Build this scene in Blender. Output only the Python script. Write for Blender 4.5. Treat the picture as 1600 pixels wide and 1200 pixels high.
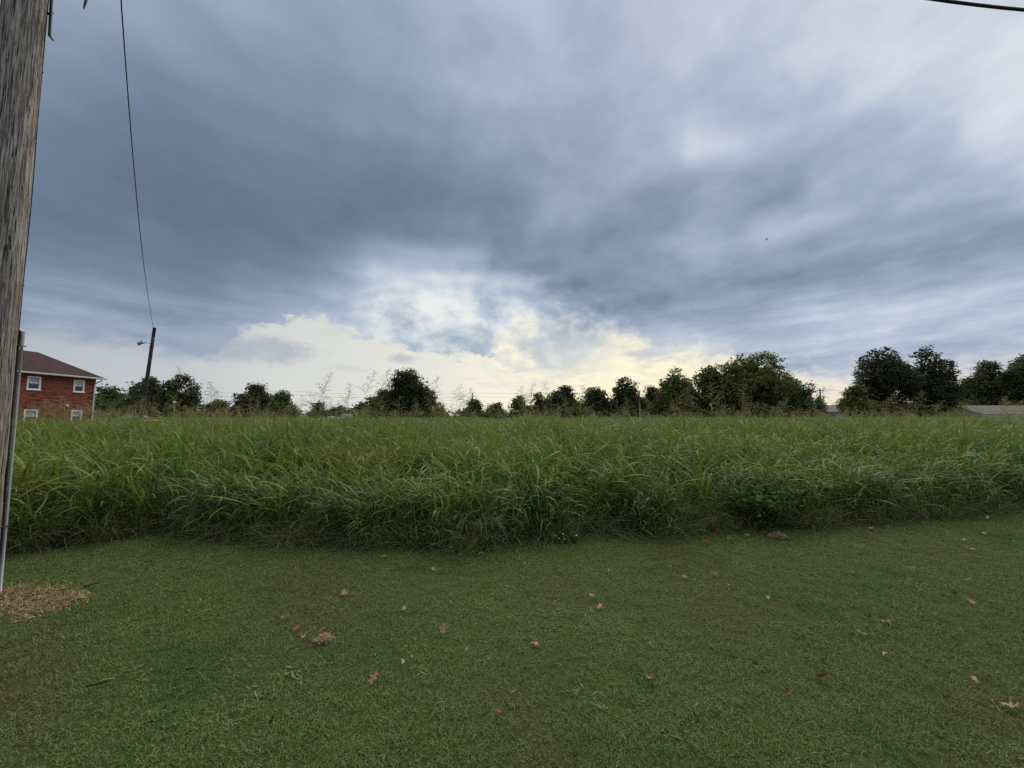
import bpy, math
import numpy as np
from mathutils import Vector, Matrix

for o in list(bpy.data.objects):
    bpy.data.objects.remove(o)
scene = bpy.context.scene
COL = scene.collection
R = math.radians

# ------------------------------------------------------------------ camera
EYE = 1.65
PITCH = R(4.6)
FPX = 601.0                     # focal length in pixels of the 1600 px wide photograph
cam_d = bpy.data.cameras.new('camera')
cam = bpy.data.objects.new('camera', cam_d)
COL.objects.link(cam)
cam.location = (0, 0, EYE)
cam.rotation_euler = (R(90) + PITCH, 0, 0)
cam_d.sensor_width = 36.0
cam_d.lens = 36.0 * FPX / 1600.0
cam_d.clip_start = 0.05
cam_d.clip_end = 5000
scene.camera = cam

SUN_AZ, SUN_EL = R(22), R(48)   # hidden sun ahead, to the right, behind the clouds
SUN_STRENGTH = 1.5
EXPOSURE = 0.5
scene.view_settings.view_transform = 'Standard'
scene.view_settings.look = 'None'
scene.view_settings.exposure = EXPOSURE
scene.view_settings.gamma = 1.0
scene.view_settings.use_curve_mapping = False
scene.cycles.max_bounces = 5
scene.cycles.diffuse_bounces = 2
scene.cycles.glossy_bounces = 2
scene.cycles.transmission_bounces = 3
scene.cycles.transparent_max_bounces = 5
scene.cycles.caustics_reflective = False
scene.cycles.caustics_refractive = False
scene.cycles.use_denoising = False


def ray(px, py):
    """direction through a pixel of the photograph (x right, y forward, z up)"""
    u = (px - 800.0) / FPX
    v = (600.0 - py) / FPX
    return np.array([u, math.cos(PITCH) - v * math.sin(PITCH), math.sin(PITCH) + v * math.cos(PITCH)])


def at_y(px, py, Y):
    d = ray(px, py)
    return np.array([0, 0, EYE]) + d * (Y / d[1])


def ground(px, py, z=0.0):
    d = ray(px, py)
    return np.array([0, 0, EYE]) + d * ((z - EYE) / d[2])


def azel(px, py):
    d = ray(px, py)
    d = d / np.linalg.norm(d)
    return math.degrees(math.atan2(d[0], d[1])), math.degrees(math.asin(d[2]))


def s2l(c):
    c = c / 255.0
    return c / 12.92 if c <= 0.04045 else ((c + 0.055) / 1.055) ** 2.4


def srgb(r, g, b):
    return (s2l(r), s2l(g), s2l(b), 1.0)


# ------------------------------------------------------------------ node helper
class NT:
    def __init__(self, tree):
        self.t = tree
        tree.nodes.clear()

    def n(self, kind, **kw):
        nd = self.t.nodes.new(kind)
        for k, v in kw.items():
            if k.startswith('i_'):
                key = k[2:]
                key = int(key) if key.isdigit() else key
                self.link(v, nd.inputs[key])
            else:
                setattr(nd, k, v)
        return nd

    def link(self, v, sock):
        if isinstance(v, bpy.types.NodeSocket):
            self.t.links.new(v, sock)
        elif isinstance(v, bpy.types.Node):
            self.t.links.new(v.outputs[0], sock)
        else:
            sock.default_value = v

    def m(self, op, a, b=0.0, c=0.0, clamp=False):
        nd = self.t.nodes.new('ShaderNodeMath')
        nd.operation = op
        nd.use_clamp = clamp
        for i, v in enumerate((a, b, c)):
            self.link(v, nd.inputs[i])
        return nd.outputs[0]

    def sm(self, x, lo, hi, a=0.0, b=1.0, kind='SMOOTHSTEP'):
        nd = self.t.nodes.new('ShaderNodeMapRange')
        nd.interpolation_type = kind
        nd.clamp = True if kind == 'LINEAR' else nd.clamp
        for i, v in enumerate((x, lo, hi, a, b)):
            self.link(v, nd.inputs[i])
        return nd.outputs[0]

    def mixf(self, f, a, b):
        return self.m('ADD', a, self.m('MULTIPLY', f, self.m('SUBTRACT', b, a)))

    def mixc(self, f, a, b, blend='MIX'):
        nd = self.t.nodes.new('ShaderNodeMix')
        nd.data_type = 'RGBA'
        nd.blend_type = blend
        nd.clamp_factor = True
        self.link(f, nd.inputs[0])
        self.link(a, nd.inputs[6])
        self.link(b, nd.inputs[7])
        return nd.outputs[2]

    def noise(self, vec, scale, detail=4.0, rough=0.5, dist=0.0):
        nd = self.t.nodes.new('ShaderNodeTexNoise')
        nd.noise_dimensions = '3D'
        if vec is not None:
            self.link(vec, nd.inputs['Vector'])
        nd.inputs['Scale'].default_value = scale
        nd.inputs['Detail'].default_value = detail
        nd.inputs['Roughness'].default_value = rough
        nd.inputs['Distortion'].default_value = dist
        return nd.outputs[0]

    def xyz(self, x, y, z=0.0):
        nd = self.t.nodes.new('ShaderNodeCombineXYZ')
        for i, v in enumerate((x, y, z)):
            self.link(v, nd.inputs[i])
        return nd.outputs[0]

    def ramp(self, f, stops, interp='LINEAR'):
        nd = self.t.nodes.new('ShaderNodeValToRGB')
        self.link(f, nd.inputs[0])
        cr = nd.color_ramp
        cr.interpolation = interp
        while len(cr.elements) < len(stops):
            cr.elements.new(0.5)
        for e, (p, c) in zip(cr.elements, stops):
            e.position = p
            e.color = c
        return nd.outputs[0]

    def curve(self, f, pts):
        nd = self.t.nodes.new('ShaderNodeFloatCurve')
        self.link(f, nd.inputs['Value'])
        cv = nd.mapping.curves[0]
        pts = sorted(pts)
        cv.points[0].location = pts[0]
        cv.points[1].location = pts[-1]
        for p in pts[1:-1]:
            cv.points.new(*p)
        nd.mapping.update()
        return nd.outputs[0]


# ------------------------------------------------------------------ world: a broken evening cloud deck
world = bpy.data.worlds.new('World')
scene.world = world
world.use_nodes = True


def build_sky():
    N = NT(world.node_tree)
    tc = N.n('ShaderNodeTexCoord')
    sep = N.n('ShaderNodeSeparateXYZ', i_0=tc.outputs['Generated'])
    x, y, z = sep.outputs
    zc = N.m('MAXIMUM', z, 0.0)
    az0 = N.m('MULTIPLY', N.m('ARCTAN2', x, y), 180 / math.pi)
    el0 = N.m('MULTIPLY', N.m('ARCSINE', z), 180 / math.pi)
    # cloud plane seen in perspective; its rolls run towards azimuth -20 degrees
    k = N.m('DIVIDE', 1.0, N.m('ADD', zc, 0.10))
    px_, py_ = N.m('MULTIPLY', x, k), N.m('MULTIPLY', y, k)
    a = R(-20)
    along = N.m('ADD', N.m('MULTIPLY', px_, math.sin(a)), N.m('MULTIPLY', py_, math.cos(a)))
    across = N.m('SUBTRACT', N.m('MULTIPLY', px_, math.cos(a)), N.m('MULTIPLY', py_, math.sin(a)))
    # warp of the layout so that no edge is smooth
    dirv = tc.outputs['Generated']
    w1 = N.n('ShaderNodeTexNoise', i_Vector=dirv)
    w1.inputs['Scale'].default_value = 5.0
    w1.inputs['Detail'].default_value = 5.0
    w1.inputs['Roughness'].default_value = 0.55
    ws = N.n('ShaderNodeSeparateXYZ', i_0=w1.outputs['Color'])
    az = N.m('ADD', az0, N.m('MULTIPLY', N.m('SUBTRACT', ws.outputs[0], 0.5), 7.0))
    el = N.m('ADD', el0, N.m('MULTIPLY', N.m('SUBTRACT', ws.outputs[1], 0.5), 3.6))
    azn = N.m('ADD', N.m('DIVIDE', az, 360.0), 0.5)
    azn0 = N.m('ADD', N.m('DIVIDE', az0, 360.0), 0.5)

    # brightness of the deck on a coarse grid of the photograph, resampled to azimuth / elevation
    gx = np.arange(0, 1601, 100)
    gy = np.array([0, 75, 150, 225, 300, 350, 400, 440, 480, 520, 560, 600, 640])
    G = np.array([
        [147,149,152,157,162,158,160,170,177,175,180,187,191,197,202,208,204],
        [138,138,139,142,144,150,157,167,174,171,173,179,189,193,198,205,208],
        [125,126,124,126,128,136,146,157,164,160,161,169,173,178,192,196,214],
        [114,115,113,113,115,119,126,135,146,150,162,184,164,152,154,188,202],
        [109,109,108,108,109,110,112,120,130,142,142,142,131,172,180,162,176],
        [111,110,109,107,108,108,110,113,120,138,134,140,172,172,160,150,150],
        [124,122,117,112,113,122,160,156,116,140,136,170,160,144,139,146,154],
        [136,136,131,126,130,152,204,212,172,132,138,142,129,132,146,164,170],
        [146,148,140,140,148,176,204,210,196,150,132,136,150,182,186,194,194],
        [150,148,146,150,164,184,196,202,194,174,178,168,170,186,190,188,186],
        [165,165,165,168,172,180,188,186,196,194,195,186,176,178,180,178,174],
        [178,178,178,180,182,184,188,190,196,198,198,194,186,186,186,184,182],
        [185,185,185,186,188,190,192,194,200,200,200,198,194,192,190,188,186]], float)

    for r in range(2, 9):
        mrow = np.convolve(np.pad(G[r], 3, mode='edge'), np.ones(7) / 7, mode='valid')
        G[r, 8:] = mrow[8:] + (1.5 if r < 6 else 1.15) * (G[r, 8:] - mrow[8:])

    def sample(A, E):
        d = np.array([math.sin(R(A)) * math.cos(R(E)), math.cos(R(A)) * math.cos(R(E)), math.sin(R(E))])
        c, s = math.cos(PITCH), math.sin(PITCH)
        f = max(0.2, d[1] * c + d[2] * s)
        up = d[2] * c - d[1] * s
        pxx = min(1600, max(0, 800 + FPX * d[0] / f))
        pyy = min(640, max(0, 600 - FPX * up / f))
        i = min(len(gx) - 2, int(pxx // 100))
        fx = (pxx - gx[i]) / 100.0
        j = min(len(gy) - 2, max(0, int(np.searchsorted(gy, pyy, side='right') - 1)))
        fy = (pyy - gy[j]) / (gy[j + 1] - gy[j])
        return ((G[j, i] * (1 - fx) + G[j, i + 1] * fx) * (1 - fy) + (G[j + 1, i] * (1 - fx) + G[j + 1, i + 1] * fx) * fy)

    els = [0, 3, 6, 8.5, 11, 13.5, 16, 19, 22, 25.5, 29, 33, 38, 43, 50]
    T = None
    prev = None
    for E in els:
        pts = [(0.0, 0.74), (0.22, 0.70)]
        for A in np.arange(-56, 57, 4):
            pts.append((A / 360.0 + 0.5, sample(A, E) / 255.0))
        pts += [(0.78, 0.74), (1.0, 0.74)]
        c = N.curve(azn, pts)
        T = c if T is None else N.mixf(N.sm(el, prev, E), T, c)
        prev = E
    T = N.mixf(N.sm(el, 46.0, 68.0), T, 0.86)           # lighter overhead, as overcast skies are
    # streaks of the rolls, stronger on the right
    st = N.noise(N.xyz(N.m('MULTIPLY', along, 0.52), N.m('MULTIPLY', across, 1.15), 3.1), 1.25, 5.0, 0.50, 0.9)
    stw = N.sm(az0, -12.0, 22.0, 0.06, 0.17)
    T = N.m('ADD', T, N.m('MULTIPLY', N.m('SUBTRACT', st, 0.5), stw))
    # soft large billows
    bl = N.noise(N.xyz(px_, py_, 0.0), 0.9, 4.0, 0.5, 0.0)
    T = N.m('ADD', T, N.m('MULTIPLY', N.m('SUBTRACT', bl, 0.5), 0.12))
    ml = N.noise(N.xyz(px_, N.m('MULTIPLY', py_, 0.8), 5.5), 3.2, 5.0, 0.58, 0.0)
    T = N.m('ADD', T, N.m('MULTIPLY', N.m('SUBTRACT', ml, 0.5), N.sm(az0, -30.0, 20.0, 0.10, 0.20)))
    hz = N.noise(N.xyz(N.m('MULTIPLY', az0, 0.045), N.m('MULTIPLY', el0, 0.30), 9.1), 1.9, 5.0, 0.55, 0.0)
    hzm = N.m('MULTIPLY', N.sm(el0, 20.0, 10.0), N.sm(N.m('ABSOLUTE', N.m('SUBTRACT', az0, -5.0)), 12.0, 26.0))
    T = N.m('ADD', T, N.m('MULTIPLY', N.m('MULTIPLY', N.m('SUBTRACT', hz, 0.5), 0.26), hzm))
    # crisp cauliflower structure of the lit cumulus in the gap
    cz = N.n('ShaderNodeVectorMath', operation='MULTIPLY', i_0=dirv, i_1=(1.0, 1.0, 1.6))
    cub = N.noise(cz.outputs[0], 6.0, 6.0, 0.55, 0.0)
    cu = N.sm(cub, 0.36, 0.64)
    cum = N.m('MULTIPLY', N.m('MULTIPLY', N.sm(az, -30.0, -14.0), N.sm(az, 24.0, 4.0)),
              N.m('MULTIPLY', N.sm(el, 3.0, 8.0), N.sm(el, 22.0, 14.0)))
    T = N.m('ADD', T, N.m('MULTIPLY', N.m('MULTIPLY', N.m('SUBTRACT', cu, 0.5), 0.13), cum))
    # billows lit from the upper right, where the hidden sun is
    def emboss(scale, d, det, ro):
        n0 = N.noise(cz.outputs[0], scale, det, ro)
        sh_ = N.n('ShaderNodeVectorMath', operation='ADD', i_0=cz.outputs[0], i_1=(d, 0.0, d * 1.3))
        return N.m('SUBTRACT', n0, N.noise(sh_.outputs[0], scale, det, ro))
    em = emboss(7.5, 0.022, 5.0, 0.56)
    em2 = emboss(4.2, 0.05, 5.0, 0.55)
    cumw = N.m('MULTIPLY', N.m('MULTIPLY', N.sm(az0, -34.0, -14.0), N.sm(az0, 24.0, 10.0)), N.sm(el0, 24.0, 13.0))
    T = N.m('ADD', T, N.m('MULTIPLY', em, N.m('ADD', 0.05, N.m('MULTIPLY', cumw, 0.42))))
    T = N.m('ADD', T, N.m('MULTIPLY', em2, N.sm(az0, -40.0, 5.0, 0.07, 0.20)))
    deck = N.ramp(T, [(100 / 255, srgb(98, 112, 135)), (120 / 255, srgb(112, 128, 150)), (140 / 255, srgb(132, 147, 169)),
                      (160 / 255, srgb(154, 168, 190)), (180 / 255, srgb(175, 188, 206)), (200 / 255, srgb(199, 209, 221)),
                      (220 / 255, srgb(218, 227, 235)), (240 / 255, srgb(240, 242, 240))])
    lit = N.ramp(N.m('ADD', T, N.m('MULTIPLY', em, 0.25)), [(140 / 255, srgb(136, 151, 172)), (165 / 255, srgb(160, 175, 191)), (185 / 255, srgb(181, 194, 206)), (205 / 255, srgb(206, 214, 220)), (230 / 255, srgb(234, 236, 233))])
    deck = N.mixc(N.m('MULTIPLY', cumw, N.sm(T, 0.52, 0.68)), deck, lit)
    # lower edge of the deck and the pale clear band beneath it
    edge = [(0, 508), (60, 514), (150, 526), (230, 545), (290, 556), (345, 548), (385, 515), (430, 504), (480, 496), (520, 508),
            (550, 517), (620, 538), (700, 556), (757, 556), (785, 528), (800, 503), (850, 498), (900, 505), (960, 520),
            (1020, 545), (1060, 552), (1120, 552), (1180, 578), (1260, 592), (1350, 590), (1450, 590), (1520, 580), (1600, 562)]
    pts = []
    for ex, ey in edge:
        A, E = azel(ex, ey)
        pts.append((A / 360 + 0.5, E / 40.0))
    pts = [(0.0, 0.12), (0.3, 0.14)] + pts + [(0.70, 0.15), (1.0, 0.12)]
    ee = N.m('MULTIPLY', N.curve(N.m('ADD', N.m('DIVIDE', N.m('ADD', az0, N.m('MULTIPLY', N.m('SUBTRACT', ws.outputs[2], 0.5), 5.0)), 360.0), 0.5), pts), 40.0)
    fr = N.noise(cz.outputs[0], 22.0, 5.0, 0.62, 0.0)
    soft = N.m('ADD', N.sm(az0, -2.0, 12.0, 1.0, 3.4), N.sm(az0, -36.0, -42.0, 0.0, 1.3))
    dd = N.m('ADD', N.m('SUBTRACT', ee, el0), N.m('MULTIPLY', N.m('SUBTRACT', fr, 0.5), N.sm(az0, -60.0, 5.0, 3.0, 9.0)))
    clear = N.sm(N.m('DIVIDE', dd, soft), -0.6, 0.8)
    ccol = N.ramp(azn0, [(0.0, srgb(186, 192, 198)), (0.352, srgb(178, 186, 194)), (0.378, srgb(190, 195, 199)), (0.42, srgb(214, 216, 211)),
                         (0.46, srgb(227, 226, 216)), (0.50, srgb(247, 240, 220)), (0.535, srgb(255, 246, 216)), (0.575, srgb(255, 244, 212)),
                         (0.615, srgb(243, 230, 208)), (0.655, srgb(226, 219, 208)), (1.0, srgb(186, 192, 198))], 'EASE')
    # little shreds of grey cloud floating in the band
    sh = N.noise(N.xyz(N.m('MULTIPLY', az0, 0.055), N.m('MULTIPLY', el0, 0.22), 7.7), 2.3, 4.0, 0.55, 0.0)
    shm = N.m('MULTIPLY', N.sm(sh, 0.52, 0.72), N.m('MULTIPLY', N.sm(az0, -30.0, 4.0, 0.22, 0.75), N.sm(el0, 1.0, 5.0)))
    ccol = N.mixc(shm, ccol, srgb(178, 190, 199))
    gw = N.m('MULTIPLY', N.m('MULTIPLY', N.sm(az0, -7.0, 0.0), N.sm(az0, 19.0, 11.0)), N.sm(N.m('ADD', el0, N.m('MULTIPLY', em, 22.0)), 4.5, 9.0))
    gcol = N.ramp(N.m('ADD', 0.5, N.m('MULTIPLY', em, 3.2)), [(0.15, srgb(168, 182, 192)), (0.45, srgb(205, 212, 213)), (0.72, srgb(232, 230, 218)), (0.9, srgb(252, 242, 216))])
    ccol = N.mixc(N.m('MULTIPLY', gw, 0.92), ccol, gcol)
    col = N.mixc(clear, deck, ccol)
    pf = N.noise(N.xyz(N.m('MULTIPLY', az0, 0.05), N.m('MULTIPLY', el0, 0.10), 2.2), 1.7, 5.0, 0.6, 0.0)
    pfm = N.m('MULTIPLY', N.sm(pf, 0.46, 0.58), N.m('MULTIPLY', N.sm(az0, -6.0, 4.0), N.sm(N.m('SUBTRACT', el0, N.sm(az0, 6.0, 15.0, 0.0, 7.0)), 2.5, 6.5)))
    col = N.mixc(N.m('MULTIPLY', pfm, N.m('MULTIPLY', clear, 0.7)), col, N.mixc(0.6, deck, srgb(186, 198, 206)))
    # single scud clouds: centre and half size in pixels of the photograph
    sn = N.noise(cz.outputs[0], 30.0, 4.0, 0.65, 0.0)
    for cx_, cy_, hw_, hh_, cc_, st_ in ((380, 544, 120, 13, srgb(160, 171, 185), 0.72), (628, 561, 24, 6, srgb(180, 187, 193), 0.8),
                                         (840, 418, 36, 15, srgb(118, 134, 156), 0.8), (1238, 442, 58, 16, srgb(126, 142, 166), 0.8),
                                         (1195, 527, 46, 8, srgb(160, 176, 194), 0.6)):
        A0, E0 = azel(cx_, cy_)
        A1, E1 = azel(cx_ + hw_, cy_ - hh_)
        qa = N.m('DIVIDE', N.m('SUBTRACT', az0, A0), abs(A1 - A0))
        qe = N.m('DIVIDE', N.m('SUBTRACT', el0, E0), abs(E1 - E0) + 0.25)
        q = N.m('ADD', N.m('ADD', N.m('MULTIPLY', qa, qa), N.m('MULTIPLY', qe, qe)), N.m('MULTIPLY', N.m('SUBTRACT', sn, 0.5), 2.2))
        col = N.mixc(N.m('MULTIPLY', N.sm(q, 1.35, -0.1), st_), col, cc_)
    # warm rims where the hidden sun reaches the cloud edges
    dotw = N.m('MULTIPLY', N.m('MULTIPLY', N.sm(az0, -14.0, 14.0), N.sm(az0, 40.0, 20.0)), N.sm(el0, 14.0, 5.0))
    col = N.mixc(N.m('MULTIPLY', dotw, 0.16), col, srgb(255, 236, 190))
    # below the horizon the world is dark ground
    col = N.mixc(N.sm(el0, -2.0, -8.0), col, srgb(60, 66, 48))
    nish = N.n('ShaderNodeTexSky')
    nish.sky_type = 'NISHITA'
    nish.sun_disc = False
    nish.sun_elevation = SUN_EL
    nish.sun_rotation = SUN_AZ
    bg1 = N.n('ShaderNodeBackground', i_0=nish.outputs[0], i_1=0.07)
    bg2 = N.n('ShaderNodeBackground', i_0=col, i_1=0.73)
    mx = N.n('ShaderNodeMixShader', i_0=0.95, i_1=bg1.outputs[0], i_2=bg2.outputs[0])
    N.n('ShaderNodeOutputWorld', i_0=mx.outputs[0])


build_sky()

sun_d = bpy.data.lights.new('sun', 'SUN')
sun_d.energy = SUN_STRENGTH
sun_d.angle = R(60)
sun_d.color = (1.0, 0.90, 0.70)
sun = bpy.data.objects.new('sun', sun_d)
COL.objects.link(sun)
sd = Vector((math.sin(SUN_AZ) * math.cos(SUN_EL), math.cos(SUN_AZ) * math.cos(SUN_EL), math.sin(SUN_EL)))
sun.rotation_euler = sd.to_track_quat('Z', 'Y').to_euler()
sun.location = (20, 40, 40)


# ------------------------------------------------------------------ object helpers
def tag(o, label=None, cat=None, group=None, kind=None):
    if label: o['label'] = label
    if cat: o['category'] = cat
    if group: o['group'] = group
    if kind: o['kind'] = kind
    return o


def empty(name, loc=(0, 0, 0), rz=0.0):
    o = bpy.data.objects.new(name, None)
    o.location = tuple(float(c) for c in loc)
    o.rotation_euler = (0, 0, rz)
    o.empty_display_size = 0.2
    COL.objects.link(o)
    return o


class MB:
    """collects quads and triangles of one mesh object"""
    def __init__(self):
        self.v, self.f, self.k = [], [], 0

    def add(self, verts, faces):
        verts = np.asarray(verts, float).reshape(-1, 3)
        self.v.append(verts)
        for f in faces:
            self.f.append([int(i) + self.k for i in f])
        self.k += len(verts)

    def box(self, lo, hi):
        x0, y0, z0 = lo
        x1, y1, z1 = hi
        self.add([(x0, y0, z0), (x1, y0, z0), (x1, y1, z0), (x0, y1, z0), (x0, y0, z1), (x1, y0, z1), (x1, y1, z1), (x0, y1, z1)],
                 [(0, 3, 2, 1), (4, 5, 6, 7), (0, 1, 5, 4), (1, 2, 6, 5), (2, 3, 7, 6), (3, 0, 4, 7)])

    def tube(self, pts, rad, n=6, cap=True):
        pts = np.asarray(pts, float)
        m = len(pts)
        rad = np.broadcast_to(np.asarray(rad, float), (m,))
        tan = np.gradient(pts, axis=0)
        tan /= np.linalg.norm(tan, axis=1)[:, None] + 1e-12
        ref = np.array([0.0, 0.0, 1.0]) if abs(tan[:, 2]).mean() < 0.8 else np.array([1.0, 0.0, 0.0])
        a = np.cross(tan, ref)
        a /= np.linalg.norm(a, axis=1)[:, None] + 1e-12
        b = np.cross(tan, a)
        ang = np.linspace(0, 2 * math.pi, n, endpoint=False)
        ring = a[:, None, :] * np.cos(ang)[None, :, None] + b[:, None, :] * np.sin(ang)[None, :, None]
        V = (pts[:, None, :] + ring * rad[:, None, None]).reshape(-1, 3)
        F = []
        for i in range(m - 1):
            for j in range(n):
                F.append((i * n + j, i * n + (j + 1) % n, (i + 1) * n + (j + 1) % n, (i + 1) * n + j))
        if cap:
            F.append(tuple(range(n)))
            F.append(tuple((m - 1) * n + j for j in range(n - 1, -1, -1)))
        self.add(V, F)

    def ribbon(self, pts, wid, side):
        """flat strip along pts; side = lateral unit vector(s)"""
        pts = np.asarray(pts, float)
        m = len(pts)
        wid = np.broadcast_to(np.asarray(wid, float), (m,))
        side = np.broadcast_to(np.asarray(side, float), (m, 3))
        V = np.concatenate([pts - side * wid[:, None] / 2, pts + side * wid[:, None] / 2])
        F = [(i, i + 1, m + i + 1, m + i) for i in range(m - 1)]
        self.add(V, F)

    def mesh(self, name):
        me = bpy.data.meshes.new(name)
        me.from_pydata(np.concatenate(self.v).tolist(), [], self.f)
        me.update()
        return me

    def build(self, name, mat, parent=None, smooth=False):
        me = self.mesh(name)
        return link_mesh(name, me, mat, parent, smooth)


def link_mesh(name, me, mat, parent=None, smooth=False):
    o = bpy.data.objects.new(name, me)
    if mat is not None and not me.materials:
        me.materials.append(mat)
    if smooth:
        me.polygons.foreach_set('use_smooth', np.ones(len(me.polygons), bool))
    if parent is not None:
        o.parent = parent
    COL.objects.link(o)
    return o


def quads_mesh(name, V, nper=4):
    """fast mesh from an (n, nper, 3) array of separate faces"""
    n = len(V)
    me = bpy.data.meshes.new(name)
    me.vertices.add(n * nper)
    me.vertices.foreach_set('co', V.reshape(-1).astype(np.float32))
    me.loops.add(n * nper)
    me.loops.foreach_set('vertex_index', np.arange(n * nper, dtype=np.int32))
    me.polygons.add(n)
    me.polygons.foreach_set('loop_start', np.arange(0, n * nper, nper, dtype=np.int32))
    me.update(calc_edges=True)
    me.validate()
    return me


# ------------------------------------------------------------------ materials
def new_mat(name):
    m = bpy.data.materials.new(name)
    m.use_nodes = True
    return m, NT(m.node_tree)


def finish(N, col, rough=0.7, bump=None, spec=0.3, bstr=0.3, bdist=0.02, metal=0.0):
    b = N.n('ShaderNodeBsdfPrincipled')
    N.link(col, b.inputs['Base Color'])
    N.link(rough, b.inputs['Roughness'])
    b.inputs['Specular IOR Level'].default_value = spec
    b.inputs['Metallic'].default_value = metal
    if bump is not None:
        bn = N.n('ShaderNodeBump', i_Height=bump)
        bn.inputs['Strength'].default_value = bstr
        bn.inputs['Distance'].default_value = bdist
        N.link(bn.outputs[0], b.inputs['Normal'])
    N.n('ShaderNodeOutputMaterial', i_0=b.outputs[0])
    return b


def plain(name, rgb, rough=0.6, var=0.25, scale=6.0, spec=0.3, metal=0.0):
    m, N = new_mat(name)
    tc = N.n('ShaderNodeTexCoord')
    f = N.noise(tc.outputs['Object'], scale, 5.0, 0.6)
    c0 = tuple(c * (1 - var) for c in rgb) + (1,)
    c1 = tuple(min(1, c * (1 + var)) for c in rgb) + (1,)
    finish(N, N.mixc(N.sm(f, 0.3, 0.7), c0, c1), rough, f, spec, 0.15, 0.01, metal)
    return m


def leaf_mat(name, tones, rough=0.5, transl=0.35, patch=None, patch_scale=0.6, island=True, spec=0.25, dead=None, dead_at=0.9):
    """tones: 3 base colours picked per leaf; patch: colour of larger patches over the ground; dead: rare straw colour"""
    m, N = new_mat(name)
    geo = N.n('ShaderNodeNewGeometry')
    oi = N.n('ShaderNodeObjectInfo')
    rnd = geo.outputs['Random Per Island'] if island else oi.outputs['Random']
    mixr = N.m('FRACT', N.m('ADD', rnd, N.m('MULTIPLY', oi.outputs['Random'], 0.37)))
    c = N.ramp(mixr, [(0.0, tones[0] + (1,)), (0.5, tones[1] + (1,)), (1.0, tones[2] + (1,))])
    if dead is not None:
        c = N.mixc(N.sm(N.m('FRACT', N.m('MULTIPLY', mixr, 17.3)), dead_at, dead_at + 0.02), c, dead + (1,))
    if patch is not None:
        f = N.noise(geo.outputs['Position'], patch_scale, 4.0, 0.6)
        c = N.mixc(N.sm(f, 0.47, 0.66, 0.0, 0.85), c, patch[0] + (1,))
        f2 = N.noise(N.n('ShaderNodeVectorMath', operation='ADD', i_0=geo.outputs['Position'], i_1=(31.0, 17.0, 0.0)).outputs[0], patch_scale * 1.7, 4.0, 0.6)
        c = N.mixc(N.sm(f2, 0.5, 0.68, 0.0, 0.7), c, patch[1] + (1,))
    b = N.n('ShaderNodeBsdfPrincipled', i_0=c)
    b.inputs['Roughness'].default_value = rough
    b.inputs['Specular IOR Level'].default_value = spec
    tr = N.n('ShaderNodeBsdfTranslucent', i_0=N.mixc(0.35, c, (0.16, 0.19, 0.03, 1)))
    mx = N.n('ShaderNodeMixShader', i_0=transl, i_1=b.outputs[0], i_2=tr.outputs[0])
    N.n('ShaderNodeOutputMaterial', i_0=mx.outputs[0])
    return m


M = {}
M['lawn_blade'] = leaf_mat('lawn blades', ((0.115, 0.190, 0.038), (0.165, 0.238, 0.060), (0.250, 0.295, 0.135)), 0.6, 0.3,
                           ((0.200, 0.190, 0.085), (0.075, 0.165, 0.042)), 0.7, True, 0.15, (0.33, 0.28, 0.16), 0.93)
M['tall_leaf'] = leaf_mat('tall grass leaves', ((0.085, 0.160, 0.019), (0.150, 0.235, 0.032), (0.230, 0.285, 0.066)), 0.45, 0.35,
                          ((0.190, 0.215, 0.034), (0.085, 0.145, 0.050)), 0.35, True, 0.22, (0.32, 0.26, 0.12), 0.95)
M['front_leaf'] = leaf_mat('front grass leaves', ((0.068, 0.130, 0.028), (0.120, 0.195, 0.046), (0.260, 0.320, 0.140)), 0.42, 0.35,
                           ((0.150, 0.190, 0.040), (0.068, 0.130, 0.042)), 0.8, True, 0.3, (0.28, 0.22, 0.12), 0.93)
M['fine_leaf'] = leaf_mat('fine wiry grass', ((0.095, 0.140, 0.034), (0.140, 0.170, 0.052), (0.210, 0.215, 0.095)), 0.6, 0.3,
                          None, 1.0, True, 0.2, (0.22, 0.17, 0.09), 0.8)
M['blue_leaf'] = leaf_mat('bluish grass leaves', ((0.080, 0.130, 0.070), (0.100, 0.150, 0.085), (0.120, 0.170, 0.100)), 0.4, 0.3, None, 1, True, 0.4)
M['panicle'] = leaf_mat('seed heads', ((0.26, 0.225, 0.105), (0.33, 0.29, 0.145), (0.42, 0.37, 0.20)), 0.7, 0.35, ((0.30, 0.21, 0.12), (0.24, 0.25, 0.105)), 0.3, True, 0.2)
M['weed_leaf'] = leaf_mat('broad weed leaves', ((0.030, 0.080, 0.014), (0.048, 0.108, 0.020), (0.080, 0.140, 0.030)), 0.6, 0.3, None, 1, True, 0.12)
M['straw'] = leaf_mat('dead straw', ((0.30, 0.19, 0.095), (0.42, 0.28, 0.15), (0.52, 0.38, 0.22)), 0.7, 0.2, ((0.28, 0.16, 0.085), (0.50, 0.37, 0.20)), 4.0, True, 0.2)
M['brown_straw'] = leaf_mat('brown thatch', ((0.26, 0.165, 0.095), (0.38, 0.25, 0.155), (0.48, 0.34, 0.22)), 0.8, 0.15, None, 1, True, 0.1)
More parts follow.
